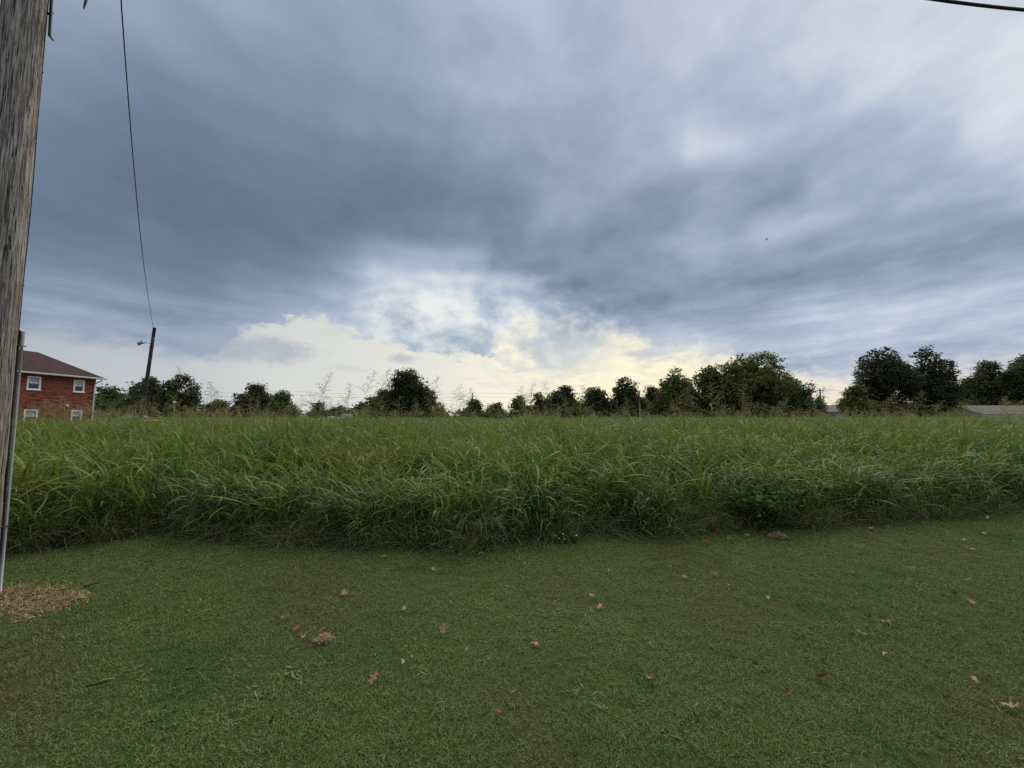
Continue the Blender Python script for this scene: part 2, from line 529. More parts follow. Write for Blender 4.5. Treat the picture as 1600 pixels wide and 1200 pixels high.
for nm, t in (('crown_dark', ((0.042, 0.054, 0.020), (0.060, 0.074, 0.027), (0.085, 0.098, 0.036))),
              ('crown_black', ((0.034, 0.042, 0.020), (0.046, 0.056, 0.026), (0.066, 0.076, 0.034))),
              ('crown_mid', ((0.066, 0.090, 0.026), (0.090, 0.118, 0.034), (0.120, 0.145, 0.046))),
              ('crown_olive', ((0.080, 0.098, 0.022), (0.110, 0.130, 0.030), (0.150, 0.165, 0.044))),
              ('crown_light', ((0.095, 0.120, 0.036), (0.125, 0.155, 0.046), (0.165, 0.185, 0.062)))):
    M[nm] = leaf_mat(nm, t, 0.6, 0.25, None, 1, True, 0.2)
M['bark'] = plain('bark', (0.055, 0.045, 0.036), 0.9, 0.4, 3.0)
M['white_trim'] = plain('white painted trim', (0.72, 0.73, 0.74), 0.5, 0.06, 2.0)
M['white_vinyl'] = plain('white vinyl', (0.78, 0.79, 0.80), 0.4, 0.04, 2.0)
M['pale_siding'] = plain('pale siding', (0.55, 0.58, 0.62), 0.6, 0.08, 0.6)
M['black_cable'] = plain('black cable sheath', (0.012, 0.012, 0.014), 0.5, 0.3, 20.0)
M['conduit'] = plain('grey plastic conduit', (0.42, 0.43, 0.46), 0.5, 0.08, 3.0)
M['galv'] = plain('galvanised metal', (0.35, 0.36, 0.37), 0.45, 0.15, 6.0, 0.5, 0.5)
M['rust_iron'] = plain('dark rusty iron', (0.045, 0.032, 0.028), 0.8, 0.4, 30.0)
M['yellow_paint'] = plain('yellow paint', (0.62, 0.46, 0.06), 0.5, 0.12, 5.0)
M['litter'] = plain('white paper', (0.75, 0.76, 0.76), 0.6, 0.05, 30.0)
M['dark_twig'] = plain('dark twig', (0.020, 0.016, 0.013), 0.9, 0.4, 40.0)
M['pale_twig'] = plain('pale twig', (0.24, 0.19, 0.13), 0.9, 0.3, 40.0)
M['bird'] = plain('bird plumage', (0.03, 0.028, 0.028), 0.8, 0.2, 30.0)
M['gray_roof'] = plain('grey shingles', (0.17, 0.165, 0.16), 0.9, 0.2, 2.5)
M['brown_gray_roof'] = plain('brown grey shingles', (0.175, 0.150, 0.138), 0.9, 0.25, 2.5)
M['metal_roof'] = plain('pale metal roof', (0.62, 0.64, 0.64), 0.45, 0.08, 1.0)
M['tan_brick'] = plain('tan brick wall', (0.24, 0.17, 0.12), 0.9, 0.25, 4.0)


def roof_mat():
    m, N = new_mat('brown shingles')
    tc = N.n('ShaderNodeTexCoord')
    br = N.n('ShaderNodeTexBrick')
    sp = N.n('ShaderNodeSeparateXYZ', i_0=tc.outputs['Object'])
    v = N.xyz(sp.outputs[1], N.m('MULTIPLY', sp.outputs[0], 1.07), 0)
    N.link(v, br.inputs['Vector'])
    br.inputs['Scale'].default_value = 1.0
    br.inputs['Brick Width'].default_value = 0.30
    br.inputs['Row Height'].default_value = 0.14
    br.inputs['Mortar Size'].default_value = 0.006
    br.inputs['Color1'].default_value = (0.075, 0.042, 0.044, 1)
    br.inputs['Color2'].default_value = (0.050, 0.030, 0.034, 1)
    br.inputs['Mortar'].default_value = (0.028, 0.02, 0.02, 1)
    f = N.noise(tc.outputs['Object'], 1.6, 6.0, 0.65)
    c = N.mixc(N.sm(f, 0.35, 0.7, 0, 0.45), br.outputs[0], (0.095, 0.060, 0.058, 1))
    finish(N, c, 0.95, br.outputs['Fac'], 0.1, 0.3, 0.01)
    return m


def brick_mat():
    m, N = new_mat('red brick')
    tc = N.n('ShaderNodeTexCoord')
    br = N.n('ShaderNodeTexBrick')
    sp = N.n('ShaderNodeSeparateXYZ', i_0=tc.outputs['Object'])
    v = N.xyz(N.m('ADD', sp.outputs[1], sp.outputs[0]), sp.outputs[2], 0)
    N.link(v, br.inputs['Vector'])
    br.inputs['Scale'].default_value = 1.0
    br.inputs['Brick Width'].default_value = 0.215
    br.inputs['Row Height'].default_value = 0.078
    br.inputs['Mortar Size'].default_value = 0.006
    br.inputs['Bias'].default_value = -0.1
    br.inputs['Color1'].default_value = (0.245, 0.058, 0.036, 1)
    br.inputs['Color2'].default_value = (0.100, 0.026, 0.024, 1)
    br.inputs['Mortar'].default_value = (0.20, 0.12, 0.10, 1)
    vs = N.n('ShaderNodeVectorMath', operation='MULTIPLY', i_0=v, i_1=(1.3, 4.2, 1.0))
    f = N.noise(vs.outputs[0], 1.3, 5.0, 0.65)
    c = N.mixc(N.sm(f, 0.48, 0.62, 0, 0.75), br.outputs[0], (0.31, 0.088, 0.048, 1))
    c = N.mixc(N.sm(f, 0.47, 0.36, 0, 0.85), c, (0.075, 0.022, 0.026, 1))
    finish(N, c, 0.9, br.outputs['Fac'], 0.15, 0.4, 0.01)
    return m


def glass_mat(name, rgb, rough=0.12):
    m, N = new_mat(name)
    finish(N, rgb + (1,), rough, None, 0.5)
    return m


M['roof'] = roof_mat()
M['brick'] = brick_mat()
M['glass'] = glass_mat('window glass', (0.055, 0.06, 0.065), 0.08)
M['blind'] = glass_mat('window blind behind glass', (0.42, 0.44, 0.45), 0.25)


def pole_mat():
    m, N = new_mat('weathered pole wood')
    tc = N.n('ShaderNodeTexCoord')
    sp = N.n('ShaderNodeSeparateXYZ', i_0=tc.outputs['Object'])
    ang = N.m('ARCTAN2', sp.outputs[1], sp.outputs[0])
    cx, sx = N.m('COSINE', ang), N.m('SINE', ang)
    v = N.xyz(N.m('MULTIPLY', cx, 9.0), N.m('MULTIPLY', sx, 9.0), N.m('MULTIPLY', sp.outputs[2], 1.6))
    g = N.noise(v, 1.3, 8.0, 0.70, 0.5)
    v2 = N.xyz(N.m('MULTIPLY', cx, 11.0), N.m('MULTIPLY', sx, 11.0), N.m('MULTIPLY', sp.outputs[2], 1.5))
    crack = N.noise(v2, 1.9, 5.0, 0.6, 0.4)
    v3 = N.xyz(N.m('MULTIPLY', cx, 4.0), N.m('MULTIPLY', sx, 4.0), N.m('MULTIPLY', sp.outputs[2], 2.6))
    blot = N.noise(v3, 1.5, 5.0, 0.6, 0.2)
    c = N.ramp(g, [(0.36, (0.085, 0.070, 0.062, 1)), (0.45, (0.200, 0.175, 0.158, 1)), (0.54, (0.350, 0.318, 0.290, 1)), (0.66, (0.520, 0.490, 0.455, 1))])
    c = N.mixc(N.sm(blot, 0.56, 0.72, 0, 0.75), c, (0.190, 0.130, 0.095, 1))
    ck = N.sm(crack, 0.44, 0.35)
    c = N.mixc(N.m('MULTIPLY', ck, 0.9), c, (0.022, 0.016, 0.013, 1))
    v4 = N.xyz(N.m('MULTIPLY', cx, 12.0), N.m('MULTIPLY', sx, 12.0), N.m('MULTIPLY', sp.outputs[2], 2.6))
    sp4 = N.noise(v4, 2.2, 3.0, 0.55)
    c = N.mixc(N.sm(sp4, 0.57, 0.62, 0, 0.92), c, (0.018, 0.012, 0.01, 1))
    h = N.m('SUBTRACT', g, N.m('MULTIPLY', ck, 0.6))
    finish(N, c, 0.95, h, 0.1, 0.7, 0.012)
    return m


M['pole_wood'] = pole_mat()
M['far_pole'] = plain('dark creosote pole', (0.055, 0.040, 0.034), 0.9, 0.4, 2.0)
M['pale_pole'] = plain('grey weathered post', (0.26, 0.24, 0.21), 0.9, 0.2, 3.0)


# ------------------------------------------------------------------ ground
def gz(y):
    t = np.clip((np.asarray(y, float) - 42.0) / 50.0, 0, 1)
    return -2.0 * t * t * (3 - 2 * t)


EDGE_PX = [(-400, 905), (0, 866), (130, 850), (270, 836), (400, 846), (540, 860), (720, 858), (880, 846), (1000, 834), (1060, 836),
           (1100, 832), (1200, 826), (1350, 819), (1450, 812), (1600, 797), (2000, 775)]
EDGE = np.array([ground(px, py)[:2] for px, py in EDGE_PX])


def edge_y(x):
    return np.interp(x, EDGE[:, 0], EDGE[:, 1])


def ground_mat():
    m, N = new_mat('lawn soil and thatch')
    geo = N.n('ShaderNodeNewGeometry')
    p = geo.outputs['Position']
    f = N.noise(p, 0.8, 5.0, 0.6)
    g = N.noise(p, 30.0, 6.0, 0.7)
    c = N.mixc(N.sm(g, 0.35, 0.7), (0.045, 0.060, 0.016, 1), (0.090, 0.115, 0.032, 1))
    c = N.mixc(N.sm(f, 0.45, 0.65, 0, 0.6), c, (0.075, 0.066, 0.034, 1))
    sp = N.n('ShaderNodeSeparateXYZ', i_0=p)
    c = N.mixc(N.sm(sp.outputs[1], 40.0, 70.0), c, (0.055, 0.075, 0.028, 1))
    finish(N, c, 0.95, g, 0.1, 0.8, 0.03)
    return m


ys = np.concatenate([np.linspace(-60, 0, 7), np.linspace(4, 40, 10), np.linspace(45, 100, 12), [150, 250, 500, 1000, 2500]])
xs = np.array([-2500, -800, -300, -150, -80, -40, -20, -10, 0, 10, 20, 40, 80, 150, 300, 800, 2500.0])
gv = [(x, y, float(gz(y))) for y in ys for x in xs]
nx = len(xs)
gf = [(j * nx + i, j * nx + i + 1, (j + 1) * nx + i + 1, (j + 1) * nx + i) for j in range(len(ys) - 1) for i in range(nx - 1)]
mb = MB()
mb.add(gv, gf)
gr = mb.build('ground', ground_mat())
tag(gr, 'mown lawn in front of the tall grass field', kind='structure')


# ------------------------------------------------------------------ brick house on the left
def build_house():
    X = -38.0
    Y0, Y1 = 23.0, 35.0
    ZE, ZR = 5.10, 7.45
    DX = 12.0
    root = empty('brick_house', (X, Y1, 0))
    tag(root, 'two storey red brick house with brown shingle roof beyond the grass', 'house')

    def P(a):                      # world -> local of the root
        return np.asarray(a, float) - np.array([X, Y1, 0])
    # windows on the facade: (y0, y1, z0, z1)
    wins = [(30.04, 30.88, 3.68, 4.68), (33.26, 34.05, 3.68, 4.68), (30.04, 30.88, 1.05, 2.05), (33.26, 34.05, 1.05, 2.05),
            (26.1, 27.05, 3.62, 4.74), (26.1, 27.05, 1.05, 2.15)]
    yb = sorted(set([Y0, Y1] + [w[0] for w in wins] + [w[1] for w in wins]))
    zb = sorted(set([0.0, ZE] + [w[2] for w in wins] + [w[3] for w in wins]))
    w = MB()
    for i in range(len(yb) - 1):
        for j in range(len(zb) - 1):
            yc, zc = (yb[i] + yb[i + 1]) / 2, (zb[j] + zb[j + 1]) / 2
            if any(a < yc < b and c < zc < d for a, b, c, d in wins):
                continue
            w.add(P([(X, yb[i], zb[j]), (X, yb[i + 1], zb[j]), (X, yb[i + 1], zb[j + 1]), (X, yb[i], zb[j + 1])]), [(0, 1, 2, 3)])
    # brick reveals of the openings
    for a, b, c, d in wins:
        xi = X - 0.12
        w.add(P([(X, a, c), (X, b, c), (X, b, d), (X, a, d), (xi, a, c), (xi, b, c), (xi, b, d), (xi, a, d)]),
              [(0, 1, 5, 4), (1, 2, 6, 5), (2, 3, 7, 6), (3, 0, 4, 7)])
    for yy in (Y0, Y1):            # gable ends
        w.add(P([(X, yy, 0), (X - DX, yy, 0), (X - DX, yy, ZE), (X - DX / 2, yy, ZR - 0.1), (X, yy, ZE)]), [(0, 1, 2, 3, 4)])
    w.add(P([(X - DX, Y0, 0), (X - DX, Y1, 0), (X - DX, Y1, ZE), (X - DX, Y0, ZE)]), [(0, 1, 2, 3)])
    w.build('wall', M['brick'], root)
    # roof with thickness and overhang
    ov, oe = 0.42, 0.35
    s = (ZR - ZE) / (DX / 2)
    ze = ZE - s * ov + 0.10
    r = MB()
    A = [(X + ov, Y0 - oe, ze), (X - DX / 2, Y0 - oe, ZR), (X - DX - ov, Y0 - oe, ze)]
    B = [(p[0], Y1 + oe, p[2]) for p in A]
    lo = [(p[0], p[1], p[2] - 0.06) for p in A + B]
    V = P(A + B + lo)
    r.add(V, [(0, 3, 4, 1), (1, 4, 5, 2), (6, 7, 10, 9), (7, 8, 11, 10), (0, 1, 7, 6), (1, 2, 8, 7), (3, 9, 10, 4), (4, 10, 11, 5), (0, 6, 9, 3), (2, 5, 11, 8)])
    roof = r.build('roof', M['roof'], root)
    v = MB()
    vx, vy = -44.0, 33.6
    v.tube(P([(vx, vy, ZR - 0.1), (vx, vy, ZR + 0.22)]), 0.07, 10)
    v.build('vent_pipe', M['black_cable'], roof)
    # gutter, soffit and rake boards
    g = MB()
    gx0 = X + ov + 0.004
    prof = [(0, 0), (0.10, 0.0), (0.13, 0.05), (0.13, 0.13), (0.115, 0.13), (0.11, 0.06), (0.095, 0.015), (0.0, 0.015)]
    zz = ze - 0.15
    va = [(gx0 + a, Y0 - oe, zz + b) for a, b in prof] + [(gx0 + a, Y1 + oe + 0.12, zz + b) for a, b in prof]
    k = len(prof)
    g.add(P(va), [(i, (i + 1) % k, k + (i + 1) % k, k + i) for i in range(k)] + [tuple(range(k))[::-1], tuple(range(k, 2 * k))])
    g.build('gutter', M['white_trim'], root)
    sf = MB()
    sf.box(P((X + 0.004, Y0 - oe + 0.01, ze - 0.14)), P((X + ov - 0.002, Y1 + oe - 0.01, ze - 0.075)))
    sf.build('soffit', M['white_trim'], root)
    for yy in (Y1 + oe + 0.004, Y0 - oe - 0.034):
        for sgn in (1, -1):
            rk = MB()
            x0 = X + ov if sgn == 1 else X - DX - ov
            x1 = X - DX / 2
            q = [(x0, yy, ze - 0.16), (x1, yy, ZR - 0.16), (x1, yy, ZR - 0.004), (x0, yy, ze - 0.004)]
            q2 = [(a, yy + 0.03, c) for a, b, c in q]
            rk.add(P(q + q2), [(0, 1, 2, 3), (7, 6, 5, 4), (0, 4, 5, 1), (1, 5, 6, 2), (2, 6, 7, 3), (3, 7, 4, 0)])
            rk.build('rake_board', M['white_trim'], root)
    # downspout with offset elbow at the far corner
    d = MB()
    dy = Y1 - 0.12
    d.tube(P([(X + ov + 0.06, dy + 0.2, zz), (X + ov + 0.05, dy + 0.18, zz - 0.12), (X + 0.2, dy + 0.05, zz - 0.32), (X + 0.07, dy, zz - 0.48),
              (X + 0.06, dy, zz - 0.8), (X + 0.06, dy, 0.25), (X + 0.2, dy, 0.12)]), 0.055, 8)
    d.build('downspout', M['white_trim'], root)
    vt = MB()
    vt.box(P((X + 0.002, 32.78, 2.38)), P((X + 0.09, 32.96, 2.54)))
    vt.build('dryer_vent', M['white_vinyl'], root)
    # windows: frame, sashes, panes
    for i, (a, b, c, dd) in enumerate(wins):
        fr = MB()
        t = 0.085
        x0, x1 = X - 0.09, X + 0.03
        fr.box(P((x0, a - 0.03, c - 0.03)), P((x1, a + t, dd + 0.03)))
        fr.box(P((x0, b - t, c - 0.03)), P((x1, b + 0.03, dd + 0.03)))
        fr.box(P((x0, a + t, dd - t)), P((x1, b - t, dd + 0.03)))
        fr.box(P((x0, a + t, c - 0.03)), P((x1, b - t, c + t * 0.8)))
        wn = fr.build('window', M['white_vinyl'], root)
        sill = MB()
        sill.box(P((X - 0.04, a - 0.07, c - 0.085)), P((X + 0.07, b + 0.07, c - 0.033)))
        sill.build('sill', M['white_vinyl'], wn)
        zm = (c + dd) / 2
        rl = MB()
        rl.box(P((X - 0.07, a + t + 0.002, zm - 0.03)), P((X - 0.01, b - t - 0.002, zm + 0.03)))
        rl.build('sash_rail', M['white_vinyl'], wn)
        for (p, q, mm) in ((c + t * 0.8, zm - 0.03, M['glass']), (zm + 0.03, dd - t, M['blind'] if i != 0 else M['blind'])):
            pn = MB()
            pn.box(P((X - 0.06, a + t + 0.004, p + 0.002)), P((X - 0.045, b - t - 0.004, q - 0.002)))
            pn.build('pane', mm, wn)


build_house()


# ------------------------------------------------------------------ far houses
def gable_house(name, label, x0, x1, y0, y1, base, ze, zr, wall_m, roof_m, trim_m, wins=(), ov=0.4):
    """ridge along x; windows on the front wall given as (x0, x1, z0, z1) in world"""
    root = empty(name, (x0, y0, base))
    tag(root, label, 'house')
    O = np.array([x0, y0, base])

    def P(a):
        return np.asarray(a, float) - O
    ym = (y0 + y1) / 2
    w = MB()
    w.add(P([(x0, y0, base), (x1, y0, base), (x1, y0, ze), (x0, y0, ze), (x0, y1, base), (x1, y1, base), (x1, y1, ze), (x0, y1, ze), (x0, ym, zr - 0.08), (x1, ym, zr - 0.08)]),
          [(0, 1, 2, 3), (5, 4, 7, 6), (4, 0, 3, 8, 7), (1, 5, 6, 9, 2)])
    w.build('wall', wall_m, root)
    s = (zr - ze) / (ym - y0)
    zo = ze - s * ov + 0.05
    xa, xb = x0 - 0.3, x1 + 0.3
    r = MB()
    A = [(xa, y0 - ov, zo), (xa, ym, zr), (xa, y1 + ov, zo)]
    B = [(xb, p[1], p[2]) for p in A]
    lo = [(p[0], p[1], p[2] - 0.1) for p in A + B]
    r.add(P(A + B + lo), [(0, 3, 4, 1), (1, 4, 5, 2), (6, 7, 10, 9), (7, 8, 11, 10), (0, 1, 7, 6), (1, 2, 8, 7), (3, 9, 10, 4), (4, 10, 11, 5), (0, 6, 9, 3), (2, 5, 11, 8)])
    r.build('roof', roof_m, root)
    f = MB()
    f.box(P((xa, y0 - ov - 0.05, zo - 0.22)), P((xb, y0 - ov - 0.004, zo - 0.03)))
    f.build('fascia', trim_m, root)
    for xx in (xa - 0.05, xb + 0.004):
        for yy in (y0 - ov, y1 + ov):
            rk = MB()
            q = [(xx, yy, zo - 0.2), (xx, ym, zr - 0.2), (xx, ym, zr - 0.005), (xx, yy, zo - 0.005)]
            q2 = [(a + 0.045, b, c) for a, b, c in q]
            rk.add(P(q + q2), [(0, 1, 2, 3), (7, 6, 5, 4), (0, 4, 5, 1), (1, 5, 6, 2), (2, 6, 7, 3), (3, 7, 4, 0)])
            rk.build('rake_board', trim_m, root)
    for a, b, c, d in wins:
        fr = MB()
        fr.box(P((a, y0 - 0.04, c)), P((b, y0 - 0.003, d)))
        wn = fr.build('window', M['white_vinyl'], root)
        pn = MB()
        pn.box(P((a + 0.08, y0 - 0.05, c + 0.08)), P((b - 0.08, y0 - 0.042, d - 0.08)))
        pn.build('pane', M['glass'], wn)
    return root


gb = -1.1
yf = 66.0
gable_house('ranch_house', 'low house with brown grey roof and pale gable at the right edge', 80.2, 106.0, yf, yf + 6.4, gb, 2.15, 3.35,
            M['pale_siding'], M['brown_gray_roof'], M['white_trim'], [(84, 85.2, 0.4, 1.6), (92, 93.2, 0.4, 1.6)])
# plants and shed parts beside it
xh = at_y(1288, 645, 78)[0]
gable_house('pale_house', 'pale blue grey house half hidden behind the small bright tree', xh, xh + 15, 78, 85, -1.7, 2.55, 3.75,
            M['pale_siding'], M['gray_roof'], M['white_trim'], [(xh + 1.2, xh + 2.2, 0.9, 2.0)])
xa = at_y(414, 650, 96)[0]
gable_house('gray_roof_house', 'grey roofed house just showing over the grass below the rounded tree', xa, at_y(472, 650, 96)[0], 96, 104, -2.0, 0.35, 1.75,
            M['tan_brick'], M['gray_roof'], M['white_trim'])
xa = at_y(474, 650, 102)[0]
gable_house('metal_roof_shed', 'long shed with bright pale metal roof showing over the grass', xa, at_y(514, 650, 102)[0], 102, 107, -2.0, 0.55, 1.25,
            M['pale_siding'], M['metal_roof'], M['white_trim'])
xa = at_y(516, 650, 94)[0]
h2 = gable_house('dormer_house', 'grey roofed house with a small square dormer above the grass', xa, at_y(592, 650, 94)[0], 94, 101, -2.0, 0.2, 1.2,
                 M['tan_brick'], M['gray_roof'], M['white_trim'])
p = at_y(541, 650, 95.5)
dm = MB()
o = np.array([xa, 94, -2.0])
dm.box(np.array((p[0] - 1.0, 95.2, 0.4)) - o, np.array((p[0] + 1.0, 97.4, 1.95)) - o)
dm.build('dormer', M['pale_siding'], h2)
xa = at_y(182, 650, 46)[0]
gable_house('garden_shed', 'small shed with white roof edge between the brick house and leaning pole', xa, at_y(206, 650, 46)[0], 46, 48.6, -0.1, 0.95, 1.6,
            M['pale_siding'], M['gray_roof'], M['white_trim'], (), 0.15)


# ------------------------------------------------------------------ near utility pole
PX, PY = -4.83, 3.50
PH = 11.3


def pole_radius(z):
    return 0.187 - 0.0088 * z


def build_near_pole():
    rs = np.random.RandomState(5)
    root = empty('utility_pole', (PX, PY, 0))
    tag(root, 'weathered grey wooden utility pole close by at the left edge', 'utility pole')
    na, nz = 72, 260
    zs = np.linspace(-0.1, PH, nz)
    an = np.linspace(0, 2 * math.pi, na, endpoint=False)
    # grooves: sums of narrow vertical checks with their own length and depth
    D = np.zeros((nz, na))
    for _ in range(190):
        a0 = rs.uniform(0, 2 * math.pi)
        z0 = rs.uniform(0, PH)
        L = rs.uniform(0.2, 1.1)
        wdt = rs.uniform(0.04, 0.09)
        da = np.angle(np.exp(1j * (an - a0 - 0.03 * rs.randn())))
        zf = np.clip(1 - ((zs - z0) / L) ** 2, 0, 1)
        D -= rs.uniform(0.004, 0.014) * zf[:, None] * np.exp(-(da / wdt) ** 2)[None, :]
    for kx in range(2, 9):
        D += 0.0022 * np.sin(kx * an + rs.uniform(0, 6) + 0.4 * np.sin(zs * rs.uniform(0.2, 0.8))[:, None]) * rs.uniform(0.3, 1)
    rad = pole_radius(zs)[:, None] + D
    V = np.stack([rad * np.cos(an), rad * np.sin(an), np.broadcast_to(zs[:, None], rad.shape)], -1).reshape(-1, 3)
    F = [(i * na + j, i * na + (j + 1) % na, (i + 1) * na + (j + 1) % na, (i + 1) * na + j) for i in range(nz - 1) for j in range(na)]
    F.append(tuple((nz - 1) * na + j for j in range(na)))
    b = MB()
    b.add(V, F)
    sh = b.build('shaft', M['pole_wood'], root, True)

    to_cam = np.array([-PX, -PY])
    rt = np.array([-to_cam[1], to_cam[0]])
    rt = rt / np.linalg.norm(rt)
    if rt[0] * 1.0 + rt[1] * 0.0 < 0:
        rt = -rt                                     # direction of the silhouette's right edge
    bk = -to_cam / np.linalg.norm(to_cam)

    def onp(z, side, back=0.0):
        r = pole_radius(z)
        q = rt * (r + side) + bk * back
        return np.array([q[0], q[1], z])
    # grey plastic conduit with its bell end, straps, and the cable going in
    c = MB()
    c.tube([onp(z, 0.030, 0.02) for z in np.linspace(0.0, 2.34, 6)], 0.0102, 12)
    c.tube([onp(2.30, 0.030, 0.02), onp(2.33, 0.030, 0.02), onp(2.44, 0.031, 0.02), onp(2.452, 0.031, 0.02)], [0.0104, 0.0138, 0.0138, 0.012], 12)
    cd = c.build('conduit', M['conduit'], root, True)
    for z in (0.62, 2.31):
        s = MB()
        s.tube([onp(z, 0.056, 0.03), onp(z, 0.05, 0.0), onp(z, 0.02, -0.012), onp(z, -0.02, -0.05)], 0.0055, 6)
        s.build('strap', M['rust_iron'], cd)
    k = MB()
    k.tube([onp(z, 0.006 + 0.002 * math.sin(3 * z), 0.0) for z in np.linspace(0.3, 2.46, 20)], 0.010, 8)
    k.build('riser_cable', M['black_cable'], root, True)
    gw = MB()
    rs2 = np.random.RandomState(2)
    zz = np.linspace(2.42, 6.6, 40)
    gw.tube([onp(z, 0.004 + 0.006 * max(0, math.sin(z * 2.1)) , 0.0) for z in zz], 0.0042, 6)
    gw.build('ground_wire', M['black_cable'], root, True)
    for z in (2.9, 3.6, 4.35, 5.1, 5.75):
        s = MB()
        s.tube([onp(z, -0.004, -0.02), onp(z, 0.011, 0.0), onp(z + 0.004, -0.003, 0.03)], 0.0045, 5)
        s.build('staple', M['rust_iron'], root)
    hk = MB()
    hk.tube([onp(5.72, -0.01), onp(5.735, 0.012), onp(5.77, 0.03), onp(5.775, 0.045)], 0.006, 6)
    hk.build('hook', M['rust_iron'], root)
    # ends of dropped cables hanging beside the pole from above
    for (pts, rr) in (([(78, 60), (79.5, 61), (77.5, 56), (79, 25), (82, -30), (86, -120)], 0.0125),
                      ([(131, 14), (132.5, 7), (135, -1), (139, -20), (146, -90)], 0.010)):
        h = MB()
        P3 = [at_y(a, bb, PY + 0.12) - np.array([PX, PY, 0]) for a, bb in pts]
        if rr > 0.012:
            P3 = [at_y(83.0, 63, PY + 0.12) - np.array([PX, PY, 0])] + P3[2:]
            top = np.array([rt[0] * 0.16, rt[1] * 0.16, 9.0])
        else:
            top = np.array([rt[0] * 0.16, rt[1] * 0.16, 8.9])
        rad = [rr * 0.55] + [rr] * (len(P3) - 1) + [rr]
        h.tube(np.array(P3 + [top]), rad, 8)
        h.build('hanging_cable', M['black_cable'], root, True)
    bl = MB()
    bl.tube([np.array([0, 0, PH - 0.5]) - np.append(bk, 0) * 0.2, np.array([0, 0, PH - 0.5]) + np.append(bk, 0) * 0.2], 0.011, 8)
    bl.build('bolt', M['galv'], root)


build_near_pole()


# ------------------------------------------------------------------ leaning pole with a lamp, in the field
FPY = 32.0
fp_top = at_y(241.5, 512, FPY)
fp_bot = at_y(221, 652, FPY)
dirp = fp_top - fp_bot
fp_base = fp_bot - dirp * (fp_bot[2] / dirp[2])


def build_far_pole():
    root = empty('leaning_pole', fp_base)
    tag(root, 'leaning dark wooden pole carrying a small street lamp beside the brick house', 'utility pole')
    b = MB()
    t = np.linspace(0, 1, 9)
    L = fp_top - fp_base
    b.tube([L * q for q in t], 0.155 - 0.045 * t, 14)
    b.build('shaft', M['far_pole'], root, True)
    a0 = at_y(237.5, 539, FPY) - fp_base
    a1 = at_y(233, 536, FPY) - fp_base
    a2 = at_y(226, 535.5, FPY) - fp_base
    a = MB()
    a.tube([a0, (a0 + a1) / 2 + np.array([0, 0, 0.05]), a1, a2], 0.030, 8)
    arm = a.build('lamp_arm', M['galv'], root, True)
    hd = MB()
    c0 = at_y(226, 535.5, FPY) - fp_base
    c1 = at_y(214.3, 536.5, FPY) - fp_base
    tt = np.array([0, 0.12, 0.35, 0.6, 0.85, 1.0])
    hd.tube([c0 + (c1 - c0) * q for q in tt], [0.04, 0.075, 0.085, 0.125, 0.11, 0.03], 10)
    lamp = hd.build('lamp_head', M['galv'], root, True)
    ln = MB()
    c2 = c0 + (c1 - c0) * 0.72
    ln.tube([c2 + np.array([0, 0, -0.08]), c2 + np.array([0, 0, -0.16]), c2 + np.array([0, 0, -0.20])], [0.11, 0.09, 0.03], 10)
    ln.build('lens', M['conduit'], lamp, True)
    ph = MB()
    c3 = c0 + (c1 - c0) * 0.45
    ph.tube([c3 + np.array([0, 0, 0.07]), c3 + np.array([0, 0, 0.2])], 0.045, 8)
    ph.build('photocell', M['rust_iron'], lamp, True)
    tg = MB()
    q = at_y(241.2, 529.5, FPY) - fp_base
    tg.tube([q + np.array([-0.14, -0.02, -0.05]), q + np.array([0.14, -0.02, 0.05])], 0.045, 8)
    tg.build('insulator', M['white_vinyl'], root)
    cb = MB()
    cb.tube([a0, a0 + np.array([-0.25, 0, -0.15]), a0 + np.array([-0.15, 0, -0.45]), L * 0.75], 0.012, 5)
    cb.build('lamp_cable', M['black_cable'], root)


build_far_pole()


def twisted(name, pts, label, r=0.012, strands=2, pitch=0.55, mat=None):
    pts = np.asarray(pts, float)
    seg = np.linalg.norm(np.diff(pts, axis=0), axis=1)
    s = np.concatenate([[0], np.cumsum(seg)])
    n = int(s[-1] / (pitch / 6)) + 2
    q = np.linspace(0, s[-1], n)
    C = np.stack([np.interp(q, s, pts[:, i]) for i in range(3)], 1)
    tan = np.gradient(C, axis=0)
    tan /= np.linalg.norm(tan, axis=1)[:, None]
    a = np.cross(tan, [0, 0, 1.0])
    a /= np.linalg.norm(a, axis=1)[:, None]
    b = np.cross(tan, a)
    mb = MB()
    for k in range(strands):
        ph = 2 * math.pi * k / strands + q * 2 * math.pi / pitch
        off = (a * np.cos(ph)[:, None] + b * np.sin(ph)[:, None]) * r * 0.95
        mb.tube(C + off, r, 5, True)
    o = mb.build(name, mat or M['black_cable'], None, True)
    tag(o, label, 'wire')
    return o


# wire between the near pole's head and the leaning pole, through the pixels where the photo shows it
A = at_y(240, 516, FPY)
B2 = np.array([PX + 0.12, PY + 0.1])
keys = [(180, 0), (193, 100), (205, 200), (214, 300), (222.5, 400), (232, 470)]
tz = []
for kx, ky in keys:
    d = ray(kx, ky)
    th = d[0] / d[1]
    dx, dy = A[0] - B2[0], A[1] - B2[1]
    t = (th * B2[1] - B2[0]) / (dx - th * dy)
    yy = B2[1] + dy * t
    tz.append((t, EYE + d[2] / d[1] * yy))
tz.append((1.0, A[2]))
tz = np.array(tz)
cf = np.polyfit(np.append(tz[:, 0], 0.0), np.append(tz[:, 1], PH - 0.25), 3, w=np.array([1.5] * len(tz) + [1.0]))
tt = np.linspace(0, 1, 60)
zz = np.polyval(cf, tt)
zz += (1 - tt) ** 6 * (PH - 0.25 - zz[0]) + tt ** 12 * (A[2] - zz[-1])
wp = np.stack([B2[0] + (A[0] - B2[0]) * tt, B2[1] + (A[1] - B2[1]) * tt, zz], 1)
